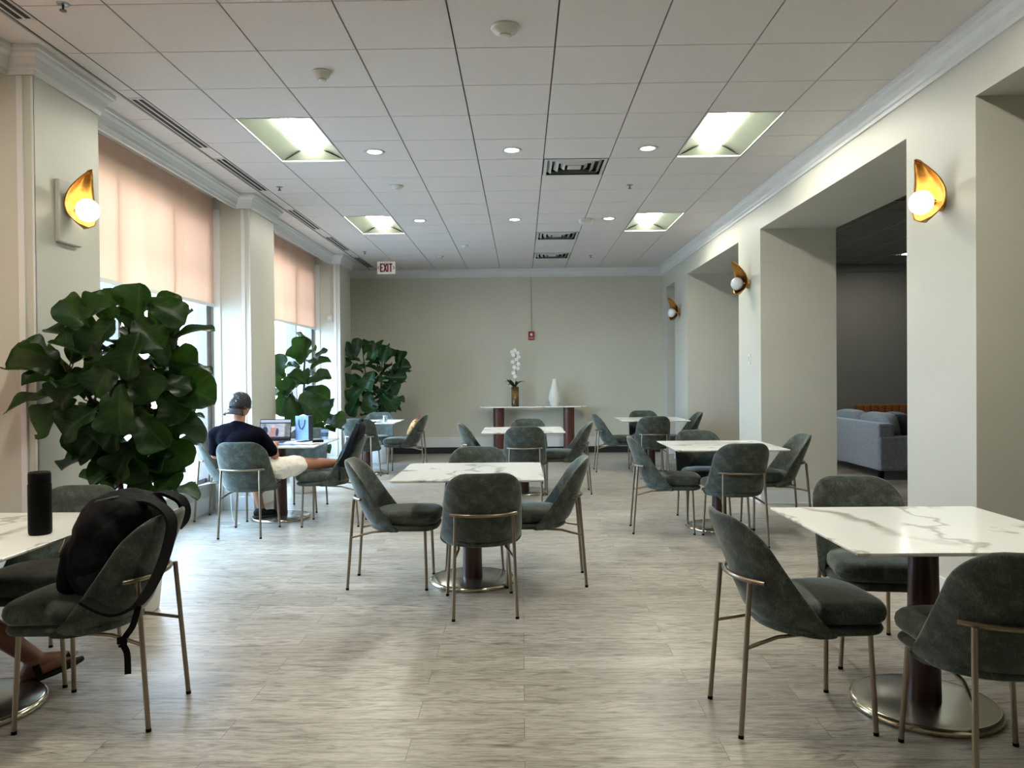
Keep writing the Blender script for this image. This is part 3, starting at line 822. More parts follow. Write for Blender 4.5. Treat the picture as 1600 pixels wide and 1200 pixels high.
def leaf(m, base, tip, W, nrm, droop=.15, cup=.18, wavy=.03, prof_=None, nL=9, nW=6, mi=0):
    base, tip = V(base), V(tip); d = tip-base; L = d.length; d = d/L
    nrm = V(nrm); nrm = nrm-d*nrm.dot(d)
    if nrm.length < .05: nrm = d.orthogonal()
    nrm.normalize(); sd = d.cross(nrm)
    P = prof_ or [(0, .10), (.1, .42), (.22, .60), (.38, .66), (.5, .74), (.64, .94), (.76, 1.0), (.86, .92), (.93, .72), (.975, .42), (1, .10)]
    rows = []; uvs = []; ph = rnd.uniform(0, 6)
    for i in range(nL+1):
        t = i/nL
        for (a, b), (c_, e) in zip(P, P[1:]):
            if a <= t <= c_: wv = b+(e-b)*(t-a)/(c_-a); break
        row = []
        for j in range(nW+1):
            s_ = -1+2*j/nW
            z = cup*W*abs(s_)**1.4*wv+wavy*W*2.2*sin(t*12+ph+s_*2)*abs(s_)**2-droop*L*(t-.5)**2*2+droop*L*.5
            row.append(base+d*(t*L)+sd*(s_*W/2*wv)+nrm*z); uvs.append((s_, t))
        rows.append(row)
    m.grid(rows, mi, True, False, uvs)
for a in (20, 75, 130, 165, 215, 290, 335):
    q = V((cos(RD(a)), sin(RD(a)), 0)); leaf(lf, V((0, 0, .36))+q*.02, V((0, 0, .42+.04*sin(a)))+q*.2, .055, (0, 0, 1), .35, .25, .0, [(0, .3), (.3, .9), (.6, 1), (.9, .5), (1, .1)])
for dx in (-.15, -.1): leaf(lf, (0, 0, .34), (dx, -.05, .50), .05, (0, -1, .3), .2, .2, 0, [(0, .3), (.3, .9), (.6, 1), (.9, .5), (1, .1)])
obj('leaves', lf, leafM, orc)
stem = [(0, 0, .3), (.015, 0, .5), (.02, 0, .7), (.03, 0, .86), (.01, -.01, .98), (-.02, -.02, 1.04)]
obj('stem', MB().tube(stem, .005, 8), barkM, orc)
petM = simple('orchid_petal', srgb(244, 242, 238), .6)
for k, (x, z) in enumerate(((.0, 1.03), (.05, .98), (-.03, .95), (.07, .91), (.03, .86), (-.04, .82), (.06, .78), (-.01, .72), (.05, .70), (-.03, .62), (.0, .55), (-.05, 1.0))):
    bl = MB(); c_ = V((x, -.03+.01*(k % 3), z))
    for p_ in range(5):
        a = 2*pi*p_/5+k; q = V((cos(a), -.25, sin(a)))
        leaf(bl, c_, c_+q*.042, .036, (0, -1, 0), .1, .2, 0, [(0, .3), (.4, 1), (.8, .8), (1, .2)], 4, 2)
    obj('blossom', bl, petM, orc)

# ================================================================== FIDDLE LEAF FIGS
def cam_pt(px, py, Y):      # point of the room seen at a spot of the picture at depth Y (used to lay out trunks and leaf tips)
    d = fwd+r2*((px-800)/F_)-u2*((py-600)/F_); t = Y/d.y
    return V((d.x*t, d.y*t, HC+d.z*t))
def fig(name, root, stems, leaves, nrand, Lr, label, seed, potr=.2, poth=.42, spread=.5):
    rs = random.Random(seed); r = empty(name, root, 0, label, 'plant', 'fiddle leaf figs along the windows'); R = V(root)
    prof_ = [(potr*.72, 0), (potr*.78, .01), (potr, poth-.01), (potr, poth), (potr-.015, poth), (potr-.02, poth-.05)]
    p_ = obj('pot', MB().lathe(prof_, 36), potM, r)
    obj('soil', MB().lathe([(.001, poth-.045), (potr-.018, poth-.05)], 28, cap=False), soilM, p_)
    m = MB()
    for st in stems:
        P = [V(q)-R for q in st]; n = len(P); out = []
        for i in range((n-1)*4+1):
            a = min(int(i/4), n-2); f_ = i/4-a; out.append(P[a].lerp(P[a+1], f_)+V((rs.uniform(-1, 1), rs.uniform(-1, 1), 0))*.008)
        m.tube(out, [.020-.012*i/len(out) for i in range(len(out))], 8)
        st_out = out
        for k in range(nrand):
            q = .25+.75*(k+rs.random())/nrand; i = min(int(q*(len(out)-1)), len(out)-1); b = out[i]
            if b.z < poth+.18: continue
            an = k*2.4+rs.uniform(-.4, .4); el = rs.uniform(-.35, .55)+(.75 if q > .93 else 0)
            d = V((cos(an)*cos(el), sin(an)*cos(el), sin(el))); L = Lr*rs.uniform(.78, 1.15)
            pet = b+d*spread*.12
            leaves.append((pet+R, pet+R+d*L, L*rs.uniform(.62, .78), (rs.uniform(-.3, .3)-d.x*.2, rs.uniform(-.6, .0), 1)))
            m.tube([b, pet], .004, 5)
    obj('trunk', m, barkM, r)
    f = MB()
    for (b, t_, W, nr) in leaves:
        leaf(f, V(b)-R, V(t_)-R, W, nr, rs.uniform(.0, .35), rs.uniform(.1, .5), .04, nL=16, nW=8)
    fv = []
    for q in f.v:      # leaves stay clear of the pilasters and the glass
        X, Y = q[0]+R.x, q[1]+R.y; lim = -3.33
        for a, b_ in ((4.66, 5.42), (8.41, 9.26), (12.58, 13.38)):
            if a < Y < b_: lim = -2.94
        if Y > 13.38: lim = -3.19
        fv.append((max(X, lim)-R.x, q[1], q[2]))
    f.v = fv
    obj('foliage', f, leafM, r)
    return r
# big plant, left: outline leaves laid out one by one, filled with random ones
Y0 = 4.75
def pleaf(bx, by, tx, ty, Y, W, n, dy=0): return (cam_pt(bx, by, Y), cam_pt(tx, ty, Y+dy), W*.86, n)
big = [
 pleaf(215, 520, 218, 442, 4.6, .27, (0, -1, .25)), pleaf(175, 505, 160, 452, 4.7, .22, (.1, -1, .2)), pleaf(160, 530, 98, 468, 4.6, .24, (-.3, -.8, .5)),
 pleaf(235, 520, 282, 462, 4.9, .22, (.2, -.8, .4)), pleaf(150, 540, 70, 515, 4.65, .20, (-.1, -.35, 1)), pleaf(240, 545, 336, 514, 4.7, .20, (0, -.4, 1)),
 pleaf(160, 565, 82, 535, 4.5, .24, (-.1, -.5, 1)), pleaf(95, 590, 8, 575, 4.6, .28, (-.1, -.7, .7)), pleaf(115, 585, 70, 548, 4.7, .18, (-.2, -.9, .3)),
 pleaf(105, 612, 8, 645, 4.55, .22, (0, -.45, .9)), pleaf(120, 625, 58, 678, 4.6, .27, (-.2, -1, .35)), pleaf(150, 640, 100, 680, 4.45, .26, (-.1, -1, .2)),
 pleaf(180, 650, 120, 715, 4.6, .28, (0, -1, .1)), pleaf(250, 560, 310, 570, 4.8, .24, (.1, -.9, .5)), pleaf(250, 590, 338, 628, 4.75, .30, (.2, -1, .3)),
 pleaf(255, 610, 285, 660, 4.6, .26, (.1, -1, .1)), pleaf(240, 650, 320, 690, 4.8, .22, (.1, -.5, .9)), pleaf(245, 680, 300, 725, 4.8, .26, (.1, -1, .2)),
 pleaf(235, 710, 278, 762, 4.8, .22, (.1, -1, .1)), pleaf(205, 720, 160, 760, 4.8, .24, (-.1, -1, .1)), pleaf(215, 735, 240, 790, 4.7, .24, (0, -1, .1)),
 pleaf(200, 700, 230, 750, 4.6, .22, (0, -1, 0)), pleaf(190, 560, 150, 620, 4.45, .28, (0, -1, .2)), pleaf(200, 560, 245, 625, 4.45, .28, (0, -1, .15)),
 pleaf(190, 600, 190, 680, 4.4, .30, (0, -1, .1)), pleaf(210, 500, 255, 545, 4.5, .26, (0, -1, .3)), pleaf(180, 500, 130, 560, 4.5, .26, (0, -1, .3)),
 pleaf(195, 470, 130, 500, 4.55, .24, (0, -.8, .6)), pleaf(225, 470, 290, 505, 4.6, .24, (0, -.8, .6)), pleaf(200, 640, 160, 700, 4.5, .25, (0, -1, .1)),
 pleaf(215, 640, 262, 700, 4.5, .26, (0, -1, .1)), pleaf(150, 590, 95, 640, 4.5, .25, (-.1, -1, .3)), pleaf(240, 600, 300, 610, 4.6, .22, (0, -.7, .8)), 
 pleaf(210, 690, 185, 745, 4.55, .24, (0, -1, .1)), pleaf(220, 520, 200, 590, 4.4, .26, (0, -1, .2)), pleaf(250, 660, 298, 640, 4.9, .22, (0, -1, .3)),
]
fig('potted_fiddle_leaf_fig', (-2.44, 4.78, 0),
    [[(-2.44, 4.78, .35), (-2.42, 4.80, .9), (-2.45, 4.76, 1.4), (-2.40, 4.7, 1.85)],
     [(-2.40, 4.80, .35), (-2.36, 4.86, .9), (-2.28, 4.85, 1.35), (-2.18, 4.86, 1.66)],
     [(-2.47, 4.76, .35), (-2.50, 4.74, .95), (-2.62, 4.68, 1.3), (-2.76, 4.62, 1.55)]],
    big, 34, .25, 'biggest fiddle leaf fig, nearest, in front of the left pilaster', 3, .19, .40)
def pl2(lst, Y): return [(cam_pt(a, b, Y+k), cam_pt(c_, d, Y+k), W, n) for (a, b, c_, d, k, W, n) in lst]
midl = pl2([(470, 570, 478, 526, 0, .26, (0, -1, .2)), (440, 585, 436, 552, 0, .26, (-.2, -1, .3)), (438, 598, 412, 576, .1, .22, (0, -.5, 1)), (490, 570, 512, 546, .1, .16, (0, -.5, 1)),
 (485, 580, 518, 566, 0, .16, (0, -.3, 1)), (445, 592, 414, 604, -.1, .20, (0, -.7, .7)), (450, 585, 480, 600, -.2, .26, (0, -.8, .7)), (480, 600, 518, 590, -.2, .24, (0, -.7, .8)),
 (475, 610, 516, 625, -.1, .22, (0, -.9, .5)), (450, 610, 436, 650, -.2, .28, (0, -1, .2)), (470, 615, 510, 655, -.3, .34, (0, -1, .3)), (455, 620, 470, 665, -.3, .30, (0, -1, .1)),
 (440, 640, 412, 650, 0, .20, (0, -.8, .6)), (505, 655, 541, 660, .1, .26, (0, -.8, .6)), (470, 560, 450, 545, 0, .2, (0, -1, .5)), (465, 590, 440, 615, -.2, .26, (0, -1, .3)), (480, 640, 500, 680, -.1, .25, (0, -1, .2))], 9.6)
fig('potted_fiddle_leaf_fig', (-2.78, 9.72, 0),
    [[(-2.78, 9.72, .35), (-2.76, 9.7, 1.0), (-2.74, 9.7, 1.5), (-2.72, 9.66, 1.86)], [(-2.80, 9.7, .35), (-2.86, 9.7, 1.0), (-2.95, 9.72, 1.5)], [(-2.76, 9.72, .35), (-2.6, 9.7, .8), (-2.42, 9.66, .92)]],
    midl, 13, .25, 'middle fiddle leaf fig behind the laptop table', 5, .18, .36)
farl = pl2([(555, 560, 560, 528, 0, .2, (0, -1, .2)), (550, 560, 537, 535, 0, .2, (0, -1, .4)), (550, 568, 527, 566, 0, .26, (0, -1, .2)), (580, 565, 588, 536, 0, .28, (0, -1, .2)),
 (595, 565, 606, 540, 0, .26, (.2, -1, .2)), (600, 570, 622, 550, 0, .2, (0, -.5, 1)), (610, 580, 643, 574, 0, .24, (.1, -.8, .5)), (605, 590, 636, 590, 0, .26, (0, -1, .3)),
 (600, 600, 622, 615, 0, .34, (0, -1, .2)), (590, 610, 622, 640, 0, .3, (0, -1, .3)), (570, 600, 545, 630, 0, .3, (0, -1, .3)), (575, 610, 580, 645, 0, .3, (0, -1, .2)),
 (565, 590, 540, 600, 0, .26, (0, -1, .3)), (585, 580, 570, 610, -.1, .3, (0, -1, .3)), (560, 620, 545, 650, 0, .28, (0, -1, .1)), (590, 625, 605, 650, 0, .28, (0, -1, .1))], 12.9)
fig('potted_fiddle_leaf_fig', (-2.42, 13.0, 0),
    [[(-2.42, 13, .35), (-2.4, 13, 1.0), (-2.36, 13, 1.5), (-2.34, 12.95, 1.9)], [(-2.44, 13, .35), (-2.55, 12.98, 1.0), (-2.62, 12.95, 1.5), (-2.66, 12.9, 1.9)],
     [(-2.40, 13, .35), (-2.28, 13, 1.0), (-2.15, 12.95, 1.4), (-2.05, 12.9, 1.6)]],
    farl, 20, .27, 'far fiddle leaf fig in the corner by the back wall', 9, .2, .4)

# ================================================================== PEOPLE
def flesh(name, mb, mat, parent, vox=.006, sm=6, fac=.6):
    o = obj(name, mb, mat, parent)
    a = o.modifiers.new('remesh', 'REMESH'); a.mode = 'VOXEL'; a.voxel_size = vox; a.use_smooth_shade = True
    b = o.modifiers.new('smooth', 'SMOOTH'); b.factor = fac; b.iterations = sm
    return o

def hand(m, wrist, dirv, palm_n, side, curl=.5, s=1.0):
    """wrist pos, finger direction, palm normal (down side), side=+1: thumb towards dir x normal"""
    w0 = V(wrist); d = V(dirv).normalized(); n = V(palm_n); n = (n-d*n.dot(d)).normalized(); a = d.cross(n)*side
    for k in range(4):
        o_ = (k-1.5)*.019*s
        m.cap(w0+d*.012*s+a*o_*.6, .017*s, w0+d*.085*s+a*o_, .0125*s, 10)
        p = w0+d*.088*s+a*o_; L = (.040, .045, .042, .033)[k]*s if side else .04; ang = 0
        for q, r_ in ((1.0, .0098), (.72, .0090), (.55, .0082)):
            ang += curl*(.55, .7, .6)[int(q < 1)+int(q < .7)]
            e = p+(d*cos(ang)+n*sin(ang))*L*q
            m.cap(p, r_*s, e, r_*s*.93, 10); p = e
    # thumb from the side of the palm near the wrist
    b = w0+d*.022*s-a*.022*s; e = b+(d*.55-a*.75+n*.3).normalized()*.042*s; e2 = e+(d*.85-a*.25+n*.4).normalized()*.032*s
    m.cap(b, .015*s, e, .0115*s, 10); m.cap(e, .0112*s, e2, .0095*s, 10)

def head(m, c_, yaw, s=1.0, tilt=0):
    """head facing +Y rotated by yaw"""
    M = (Matrix.Rotation(yaw, 3, 'Z') @ Matrix.Rotation(tilt, 3, 'X')); c_ = V(c_)
    P = lambda x, y, z: c_+M @ V((x, y, z))*s
    m.ell(P(0, -.01, .02), (.076*s, .096*s, .098*s), M, 24)
    m.ell(P(0, .018, -.045), (.058*s, .068*s, .062*s), M, 20)
    m.ell(P(0, .05, -.088), (.026*s, .024*s, .020*s), M, 12)          # chin
    m.cap(P(0, .083, .012), .010*s, P(0, .102, -.022), .0135*s, 10)    # nose
    m.ell(P(-.013, .09, -.024), (.009*s, .01*s, .008*s), M, 10); m.ell(P(.013, .09, -.024), (.009*s, .01*s, .008*s), M, 10)
    m.ell(P(0, .082, -.055), (.024*s, .012*s, .006*s), M, 10); m.ell(P(0, .080, -.066), (.021*s, .012*s, .007*s), M, 10)
    m.ell(P(0, .076, .026), (.05*s, .02*s, .010*s), M, 10)            # brow
    for q in (-1, 1):
        m.ell(P(q*.080, -.012, -.012), (.008*s, .018*s, .030*s), M @ Matrix.Rotation(q*.25, 3, 'Z'), 12)
        m.ell(P(q*.042, .062, -.03), (.022*s, .02*s, .02*s), M, 10)   # cheeks
    return P, M

# ---- man with the cap at the laptop
man = empty('person', (-2.57, 7.16, .53), 0, 'man in navy t-shirt, cream shorts and backwards cap, one leg raised on a chair', 'person'); Rm = V(man.location)
def L3(*p): return V(p)-Rm
b = MB()
hipL, hipR = L3(-2.66, 7.17, .60), L3(-2.48, 7.17, .60)
b.cap(hipL, .095, hipR, .095)
b.cap(L3(-2.57, 7.13, .62), .115, L3(-2.60, 7.05, .84), .120)
b.cap(L3(-2.68, 7.07, .90), .095, L3(-2.54, 7.08, .90), .095)
b.cap(L3(-2.80, 7.08, .945), .055, L3(-2.64, 7.07, .985), .06); b.cap(L3(-2.46, 7.10, .935), .055, L3(-2.60, 7.07, .985), .06)
b.cap(L3(-2.62, 7.07, .97), .060, L3(-2.615, 7.12, 1.13), .053)       # neck
b.cap(L3(-2.83, 7.08, .93), .052, L3(-2.89, 7.22, .73), .040); b.cap(L3(-2.89, 7.22, .73), .038, L3(-2.76, 7.45, .80), .028)
b.cap(L3(-2.43, 7.10, .92), .052, L3(-2.335, 7.24, .72), .041); b.cap(L3(-2.335, 7.24, .72), .039, L3(-2.42, 7.50, .805), .027)
hand(b, L3(-2.76, 7.46, .803), (.35, 1, .05), (0, 0, -1), 1, .35); hand(b, L3(-2.42, 7.51, .808), (-.3, 1, .02), (0, 0, -1), -1, .35)
kR = L3(-2.14, 7.46, .615); b.cap(hipR, .088, kR, .058); aR = L3(-1.78, 7.72, .585)
b.cap(kR, .056, kR.lerp(aR, .4)+V((0, 0, -.005)), .056); b.cap(kR.lerp(aR, .4), .055, aR, .036)
kL = L3(-2.69, 7.58, .585); b.cap(hipL, .088, kL, .058); aL = L3(-2.665, 7.80, .14)
b.cap(kL, .055, kL.lerp(aL, .4)+V((0, -.01, 0)), .055); b.cap(kL.lerp(aL, .4), .053, aL, .037)
b.cap(aL, .036, aL+V((.01, .02, -.05)), .035)
b.cap(aR, .036, aR+V((.05, .03, .03)), .035)
P, M = head(b, L3(-2.615, 7.16, 1.205), RD(-14), 1.02)
body = flesh('body', b, skinM, man, .006, 4)
ey = MB(); ew = MB()
for q in (-1, 1): ew.ell(P(q*.030, .079, .004), (.012, .008, .008), M, 12); ey.ell(P(q*.030, .085, .004), (.005, .004, .005), M, 10)
obj('eye_whites', ew, simple('eye_white', (.8, .8, .78), .2), man); obj('irises', ey, simple('iris', (.05, .03, .02), .2), man)
hr = MB(); rows = []
hr.ell(P(0, -.022, .012), (.0805, .094, .088), M, 24)
flesh('hair', hr, simple('short_dark_hair', srgb(60, 48, 42), .8, var=.3, scale=60), man, .005, 2)
# t-shirt
s_ = MB()
s_.cap(L3(-2.66, 7.15, .63), .112, L3(-2.48, 7.15, .63), .112); s_.cap(L3(-2.57, 7.12, .66), .135, L3(-2.60, 7.05, .84), .142)
s_.cap(L3(-2.70, 7.06, .895), .112, L3(-2.52, 7.08, .895), .110)
s_.cap(L3(-2.815, 7.08, .935), .072, L3(-2.63, 7.065, .985), .070); s_.cap(L3(-2.445, 7.10, .925), .070, L3(-2.60, 7.065, .985), .070)
s_.cap(L3(-2.825, 7.08, .93), .070, L3(-2.875, 7.18, .775), .060); s_.cap(L3(-2.435, 7.10, .92), .068, L3(-2.355, 7.21, .765), .060)
s_.cap(L3(-2.62, 7.06, .96), .078, L3(-2.617, 7.07, 1.005), .062)
sh_ = flesh('t_shirt', s_, shirtM, man, .007, 5)
tx = bpy.data.textures.new('folds', 'CLOUDS'); tx.noise_scale = .08
dm = sh_.modifiers.new('folds', 'DISPLACE'); dm.texture = tx; dm.strength = .016; dm.mid_level = .5
# shorts
s_ = MB(); s_.cap(L3(-2.66, 7.16, .605), .112, L3(-2.48, 7.16, .605), .112)
s_.cap(hipR, .105, kR+V((-.03, -.03, -.01)), .088); s_.cap(hipL, .105, kL+V((.0, -.05, -.01)), .088)
s_.cap(L3(-2.30, 7.33, .57), .09, kR+V((-.05, -.035, -.03)), .085)
sh2 = flesh('shorts', s_, shortsM, man, .007, 4)
dm = sh2.modifiers.new('folds', 'DISPLACE'); dm.texture = tx; dm.strength = .03; dm.mid_level = .5
# cap worn backwards
def cap_star():
    t = NT('starred_black_cap'); v = t.coord()
    vo = t.node('ShaderNodeTexVoronoi'); vo.inputs['Scale'].default_value = 55; t.link(v, vo.inputs['Vector'])
    f = t.ramp(vo.outputs['Distance'], [(.16, (1, 1, 1)), (.22, (0, 0, 0))])
    n = t.ramp(t.noise(v, 28, 2), [(.5, (0, 0, 0)), (.56, (1, 1, 1))])
    t.set(Base_Color=t.mix(t.mix(1.0, f, n, 'MULTIPLY'), (.004, .0045, .006), (.55, .56, .58)), Roughness=.7); return t.m
cp = MB(); rows = []
Mc = Matrix.Rotation(RD(-14), 3, 'Z') @ Matrix.Rotation(RD(-12), 3, 'X')   # crown tips back over the neck
cc = P(0, -.012, .018)
for i in range(-3, 11):
    th = max(0, i/10)*pi/2; rows.append([cc+Mc @ V((.093*cos(a)*cos(th)**.8, .110*sin(a)*cos(th)**.8, .112*sin(th)**.92-.015+min(0, i)*.014*(1 if sin(a) < .3 else .3))) for a in [2*pi*k/36 for k in range(36)]])
cp.grid(rows, 0, True, True)
crownO = obj('cap', cp, cap_star(), man); sd = crownO.modifiers.new('s', 'SOLIDIFY'); sd.thickness = .003
bm_ = MB(); rows = []
Mb = Matrix.Rotation(RD(-20), 3, 'Z')
for i in range(7):
    q = i/6; row = []
    for k in range(15):
        a = -pi*.5-RD(52)+RD(104)*k/14
        rad = .102+.068*q*cos((k/14-.5)*2.2); row.append(cc+Mb @ V((rad*cos(a), rad*sin(a)*1.06, -.048-.052*q+.022*((k/7-1)**2)*-1)))
    rows.append(row)
bm_.grid(rows); br_ = obj('cap_brim', bm_, simple('black_brim', (.006, .0065, .009), .7), crownO); sd = br_.modifiers.new('s', 'SOLIDIFY'); sd.thickness = .004
def patch(name, M_, cen, nrm, pts_, mat, par):
    n = V(nrm).normalized(); a = V((0, 0, 1)).cross(n).normalized(); u_ = n.cross(a)
    m = MB(); f0 = [V(cen)+a*x+u_*y for x, y in pts_]; k = len(pts_)
    m.add([p+n*.003 for p in f0]+[p-n*.01 for p in f0], [tuple(range(k)), tuple(range(2*k-1, k-1, -1))]+[(i, k+i, k+(i+1) % k, (i+1) % k) for i in range(k)])
    return obj(name, m, mat, par)
pc = cc+Mc @ V((-.038, -.094, .022)); pn = Mc @ V((-.38, -.92, .22))
patch('cap_patch', None, pc+pn.normalized()*.009, pn, [(.033*cos(a)*(1+.2*sin(3*a)), .034*sin(a)) for a in [2*pi*k/18 for k in range(18)]], simple('grey_patch', srgb(226, 228, 234), .7), crownO)
sp_ = cc+Mb @ V((-.012, -.158, -.083))
patch('round_sticker', None, sp_, (-.2, -.9, .75), [(.016*cos(a), .014*sin(a)) for a in [2*pi*k/16 for k in range(16)]], simple('yellow_foil', srgb(240, 205, 60), .35), crownO)
# shoes
def shoe(name, heel, toe, upv, par, mat, R):
    heel, toe = V(heel)-R, V(toe)-R; d = (toe-heel).normalized(); n = V(upv); n = (n-d*n.dot(d)).normalized(); sd_ = d.cross(n)
    M_ = Matrix((sd_, d, n)).transposed(); m = MB(); L = (toe-heel).length; c_ = (heel+toe)/2
    m.ell(c_+n*.035+d*.04, (.046, L*.36, .036), M_, 20); m.ell(c_+n*.045-d*L*.22, (.040, L*.28, .052), M_, 20)
    o = flesh(name, m, mat, par, .006, 4)
    s2 = MB(); s2.ell(c_+n*.008, (.049, L*.53, .014), M_, 24, p=3.0); obj('sole', s2, simple('dark_sole', (.008, .008, .009), .6), o)
    return o
shoeM = simple('black_shoe', (.004, .0042, .005), .6, Specular_IOR_Level=.25)
shoe('shoe', (-2.72, 7.74, .036), (-2.52, 7.90, .036), (0, 0, 1), man, shoeM, Rm)
shoe('shoe', (-1.74, 7.72, .575), (-1.68, 7.76, .835), (-1, 0, .3), man, shoeM, Rm)

# ---- person at the left picture edge
pe = empty('person', (-3.08, 3.30, .53), 0, 'seated person mostly out of frame at left, bare leg in a black sandal', 'person'); Rp = V(pe.location)
def Q3(*p): return V(p)-Rp
b = MB()
b.cap(Q3(-3.10, 3.20, .61), .095, Q3(-3.10, 3.40, .61), .095); b.cap(Q3(-3.12, 3.3, .64), .11, Q3(-3.14, 3.3, .88), .115)
b.cap(Q3(-3.13, 3.18, .95), .065, Q3(-3.13, 3.42, .95), .065); b.cap(Q3(-3.13, 3.3, .98), .055, Q3(-3.10, 3.3, 1.12), .05)
b.cap(Q3(-3.12, 3.12, .96), .048, Q3(-2.98, 3.02, .80), .04); b.cap(Q3(-2.98, 3.02, .82), .038, Q3(-2.44, 3.22, .822), .027)
b.cap(Q3(-3.12, 3.48, .96), .048, Q3(-3.0, 3.56, .74), .04); b.cap(Q3(-3.0, 3.56, .74), .038, Q3(-2.86, 3.40, .84), .027)
hand(b, Q3(-2.43, 3.22, .822), (1, .06, -.02), (0, 0, -1), 1, .22); hand(b, Q3(-2.85, 3.39, .845), (.8, -.5, -.1), (0, 0, -1), -1, .35)
kk = Q3(-2.74, 3.46, .56); ak = Q3(-2.33, 3.64, .115)
b.cap(Q3(-3.10, 3.40, .61), .088, kk, .060); b.cap(kk, .058, kk.lerp(ak, .45)+V((-.01, 0, -.012)), .064); b.cap(kk.lerp(ak, .45)+V((-.01, 0, -.01)), .062, ak, .040)
kk2 = Q3(-2.72, 3.16, .57); ak2 = Q3(-2.84, 3.05, .10)
b.cap(Q3(-3.10, 3.20, .61), .088, kk2, .060); b.cap(kk2, .058, kk2.lerp(ak2, .4), .058); b.cap(kk2.lerp(ak2, .4), .055, ak2, .036)
# bare foot with toes
fd = V((.17, .16, .055)); fn = V((-.28, -.2, 1)).normalized(); fdir = fd.normalized(); fa_ = fdir.cross(fn)
hl = ak+V((-.025, -.03, -.065))
b.cap(ak, .040, hl, .033); b.cap(ak+V((.01, .01, -.01)), .038, hl+fdir*.17+fn*.012, .026); b.cap(hl, .033, hl+fdir*.15+fa_*.012, .028); b.cap(hl+fdir*.10, .028, hl+fdir*.16-fa_*.018, .024)
for k in range(5):
    o_ = (k-2)*.0165; b.cap(hl+fdir*.165+fa_*o_+fn*.004, .011, hl+fdir*(.222-abs(k-1)*.008)+fa_*o_*1.05, .0095-.0006*k, 10)
b.cap(ak2, .036, ak2+V((0, 0, -.06)), .032); b.cap(ak2+V((0, 0, -.06)), .032, ak2+V((.17, -.02, -.075)), .024)
P2, M2 = head(b, Q3(-3.07, 3.3, 1.2), RD(-90), 1.0)
flesh('body', b, skin2M, pe, .006, 3)
ew = MB(); ey = MB()
for q in (-1, 1): ew.ell(P2(q*.030, .079, .004), (.012, .008, .008), M2, 12); ey.ell(P2(q*.030, .085, .004), (.005, .004, .005), M2, 10)
obj('eye_whites', ew, simple('eye_white', (.8, .8, .78), .2), pe); obj('irises', ey, simple('iris', (.05, .03, .02), .2), pe)
hr = MB(); hr.ell(P2(0, -.022, .03), (.086, .100, .095), M2, 24); flesh('hair', hr, simple('dark_hair', (.02, .015, .012), .7), pe, .005, 2)
s_ = MB(); s_.cap(Q3(-3.11, 3.22, .63), .110, Q3(-3.11, 3.38, .63), .110); s_.cap(Q3(-3.12, 3.3, .66), .13, Q3(-3.14, 3.3, .88), .135); s_.cap(Q3(-3.13, 3.18, .94), .082, Q3(-3.13, 3.42, .94), .082)
s_.cap(Q3(-3.12, 3.12, .96), .062, Q3(-3.02, 3.05, .845), .054); s_.cap(Q3(-3.12, 3.48, .96), .062, Q3(-3.04, 3.54, .81), .054)
flesh('shirt', s_, simple('grey_cotton', srgb(70, 74, 82), .85), pe, .008, 4)
s_ = MB(); s_.cap(Q3(-3.10, 3.20, .615), .108, Q3(-3.10, 3.40, .615), .108); s_.cap(Q3(-3.10, 3.40, .61), .102, Q3(-2.86, 3.44, .585), .082); s_.cap(Q3(-3.10, 3.20, .61), .102, Q3(-2.86, 3.17, .585), .082)
flesh('shorts', s_, simple('dark_cotton', srgb(38, 38, 44), .85), pe, .008, 4)
# sandals
def sandal(hl_, d_, n_, par):
    d_ = d_.normalized(); a_ = d_.cross(n_).normalized(); n_ = a_.cross(d_).normalized()
    M_ = Matrix((a_, d_, n_)).transposed()
    pts_ = [(.040*sin(t)*(1.12 if cos(t) > 0 else .92), .095-.0+.148*cos(t)) for t in [2*pi*k/28 for k in range(28)]]
    m = MB(); m.prism(pts_, -.046, -.024, M=Matrix.Translation(hl_) @ M_.to_4x4())
    o = obj('sandal', m, shoeM, par, bev=.006)
    for (c0, w_, h_) in ((.165, .042, .036), (.04, .030, .075)):
        st = []
        for k in range(11):
            t = pi*k/10; st.append(hl_+d_*c0+a_*(cos(t)*.047)+n_*(-.03+sin(t)*(h_+.022)))
        obj('strap', MB().ribbon(st, d_, w_, .004), shoeM, o)
    obj('buckle', MB().ell(hl_+d_*.165-a_*.046+n_*.012, (.006, .009, .009), M_, 10), rimM, o)
sandal(hl, fdir, fn, pe)
sandal(ak2+V((0, 0, -.056)), V((1, -.1, -.06)), V((0, 0, 1)), pe)

# ================================================================== THINGS ON TABLES AND CHAIRS
# bottle
bo = empty('drink_bottle', (-2.085, 3.30, TH), 0, 'tall black insulated bottle on the near left table', 'bottle')
obj('bottle_body', MB().lathe([(.040, 0), (.045, .006), (.046, .02), (.046, .212), (.044, .220)], 32), blackM, bo)
obj('bottle_lid', MB().lathe([(.043, .221), (.044, .225), (.044, .262), (.040, .270), (.0, .271)], 32, cap=False), simple('black_lid', (.003, .003, .0032), .55, Specular_IOR_Level=.12), bo)

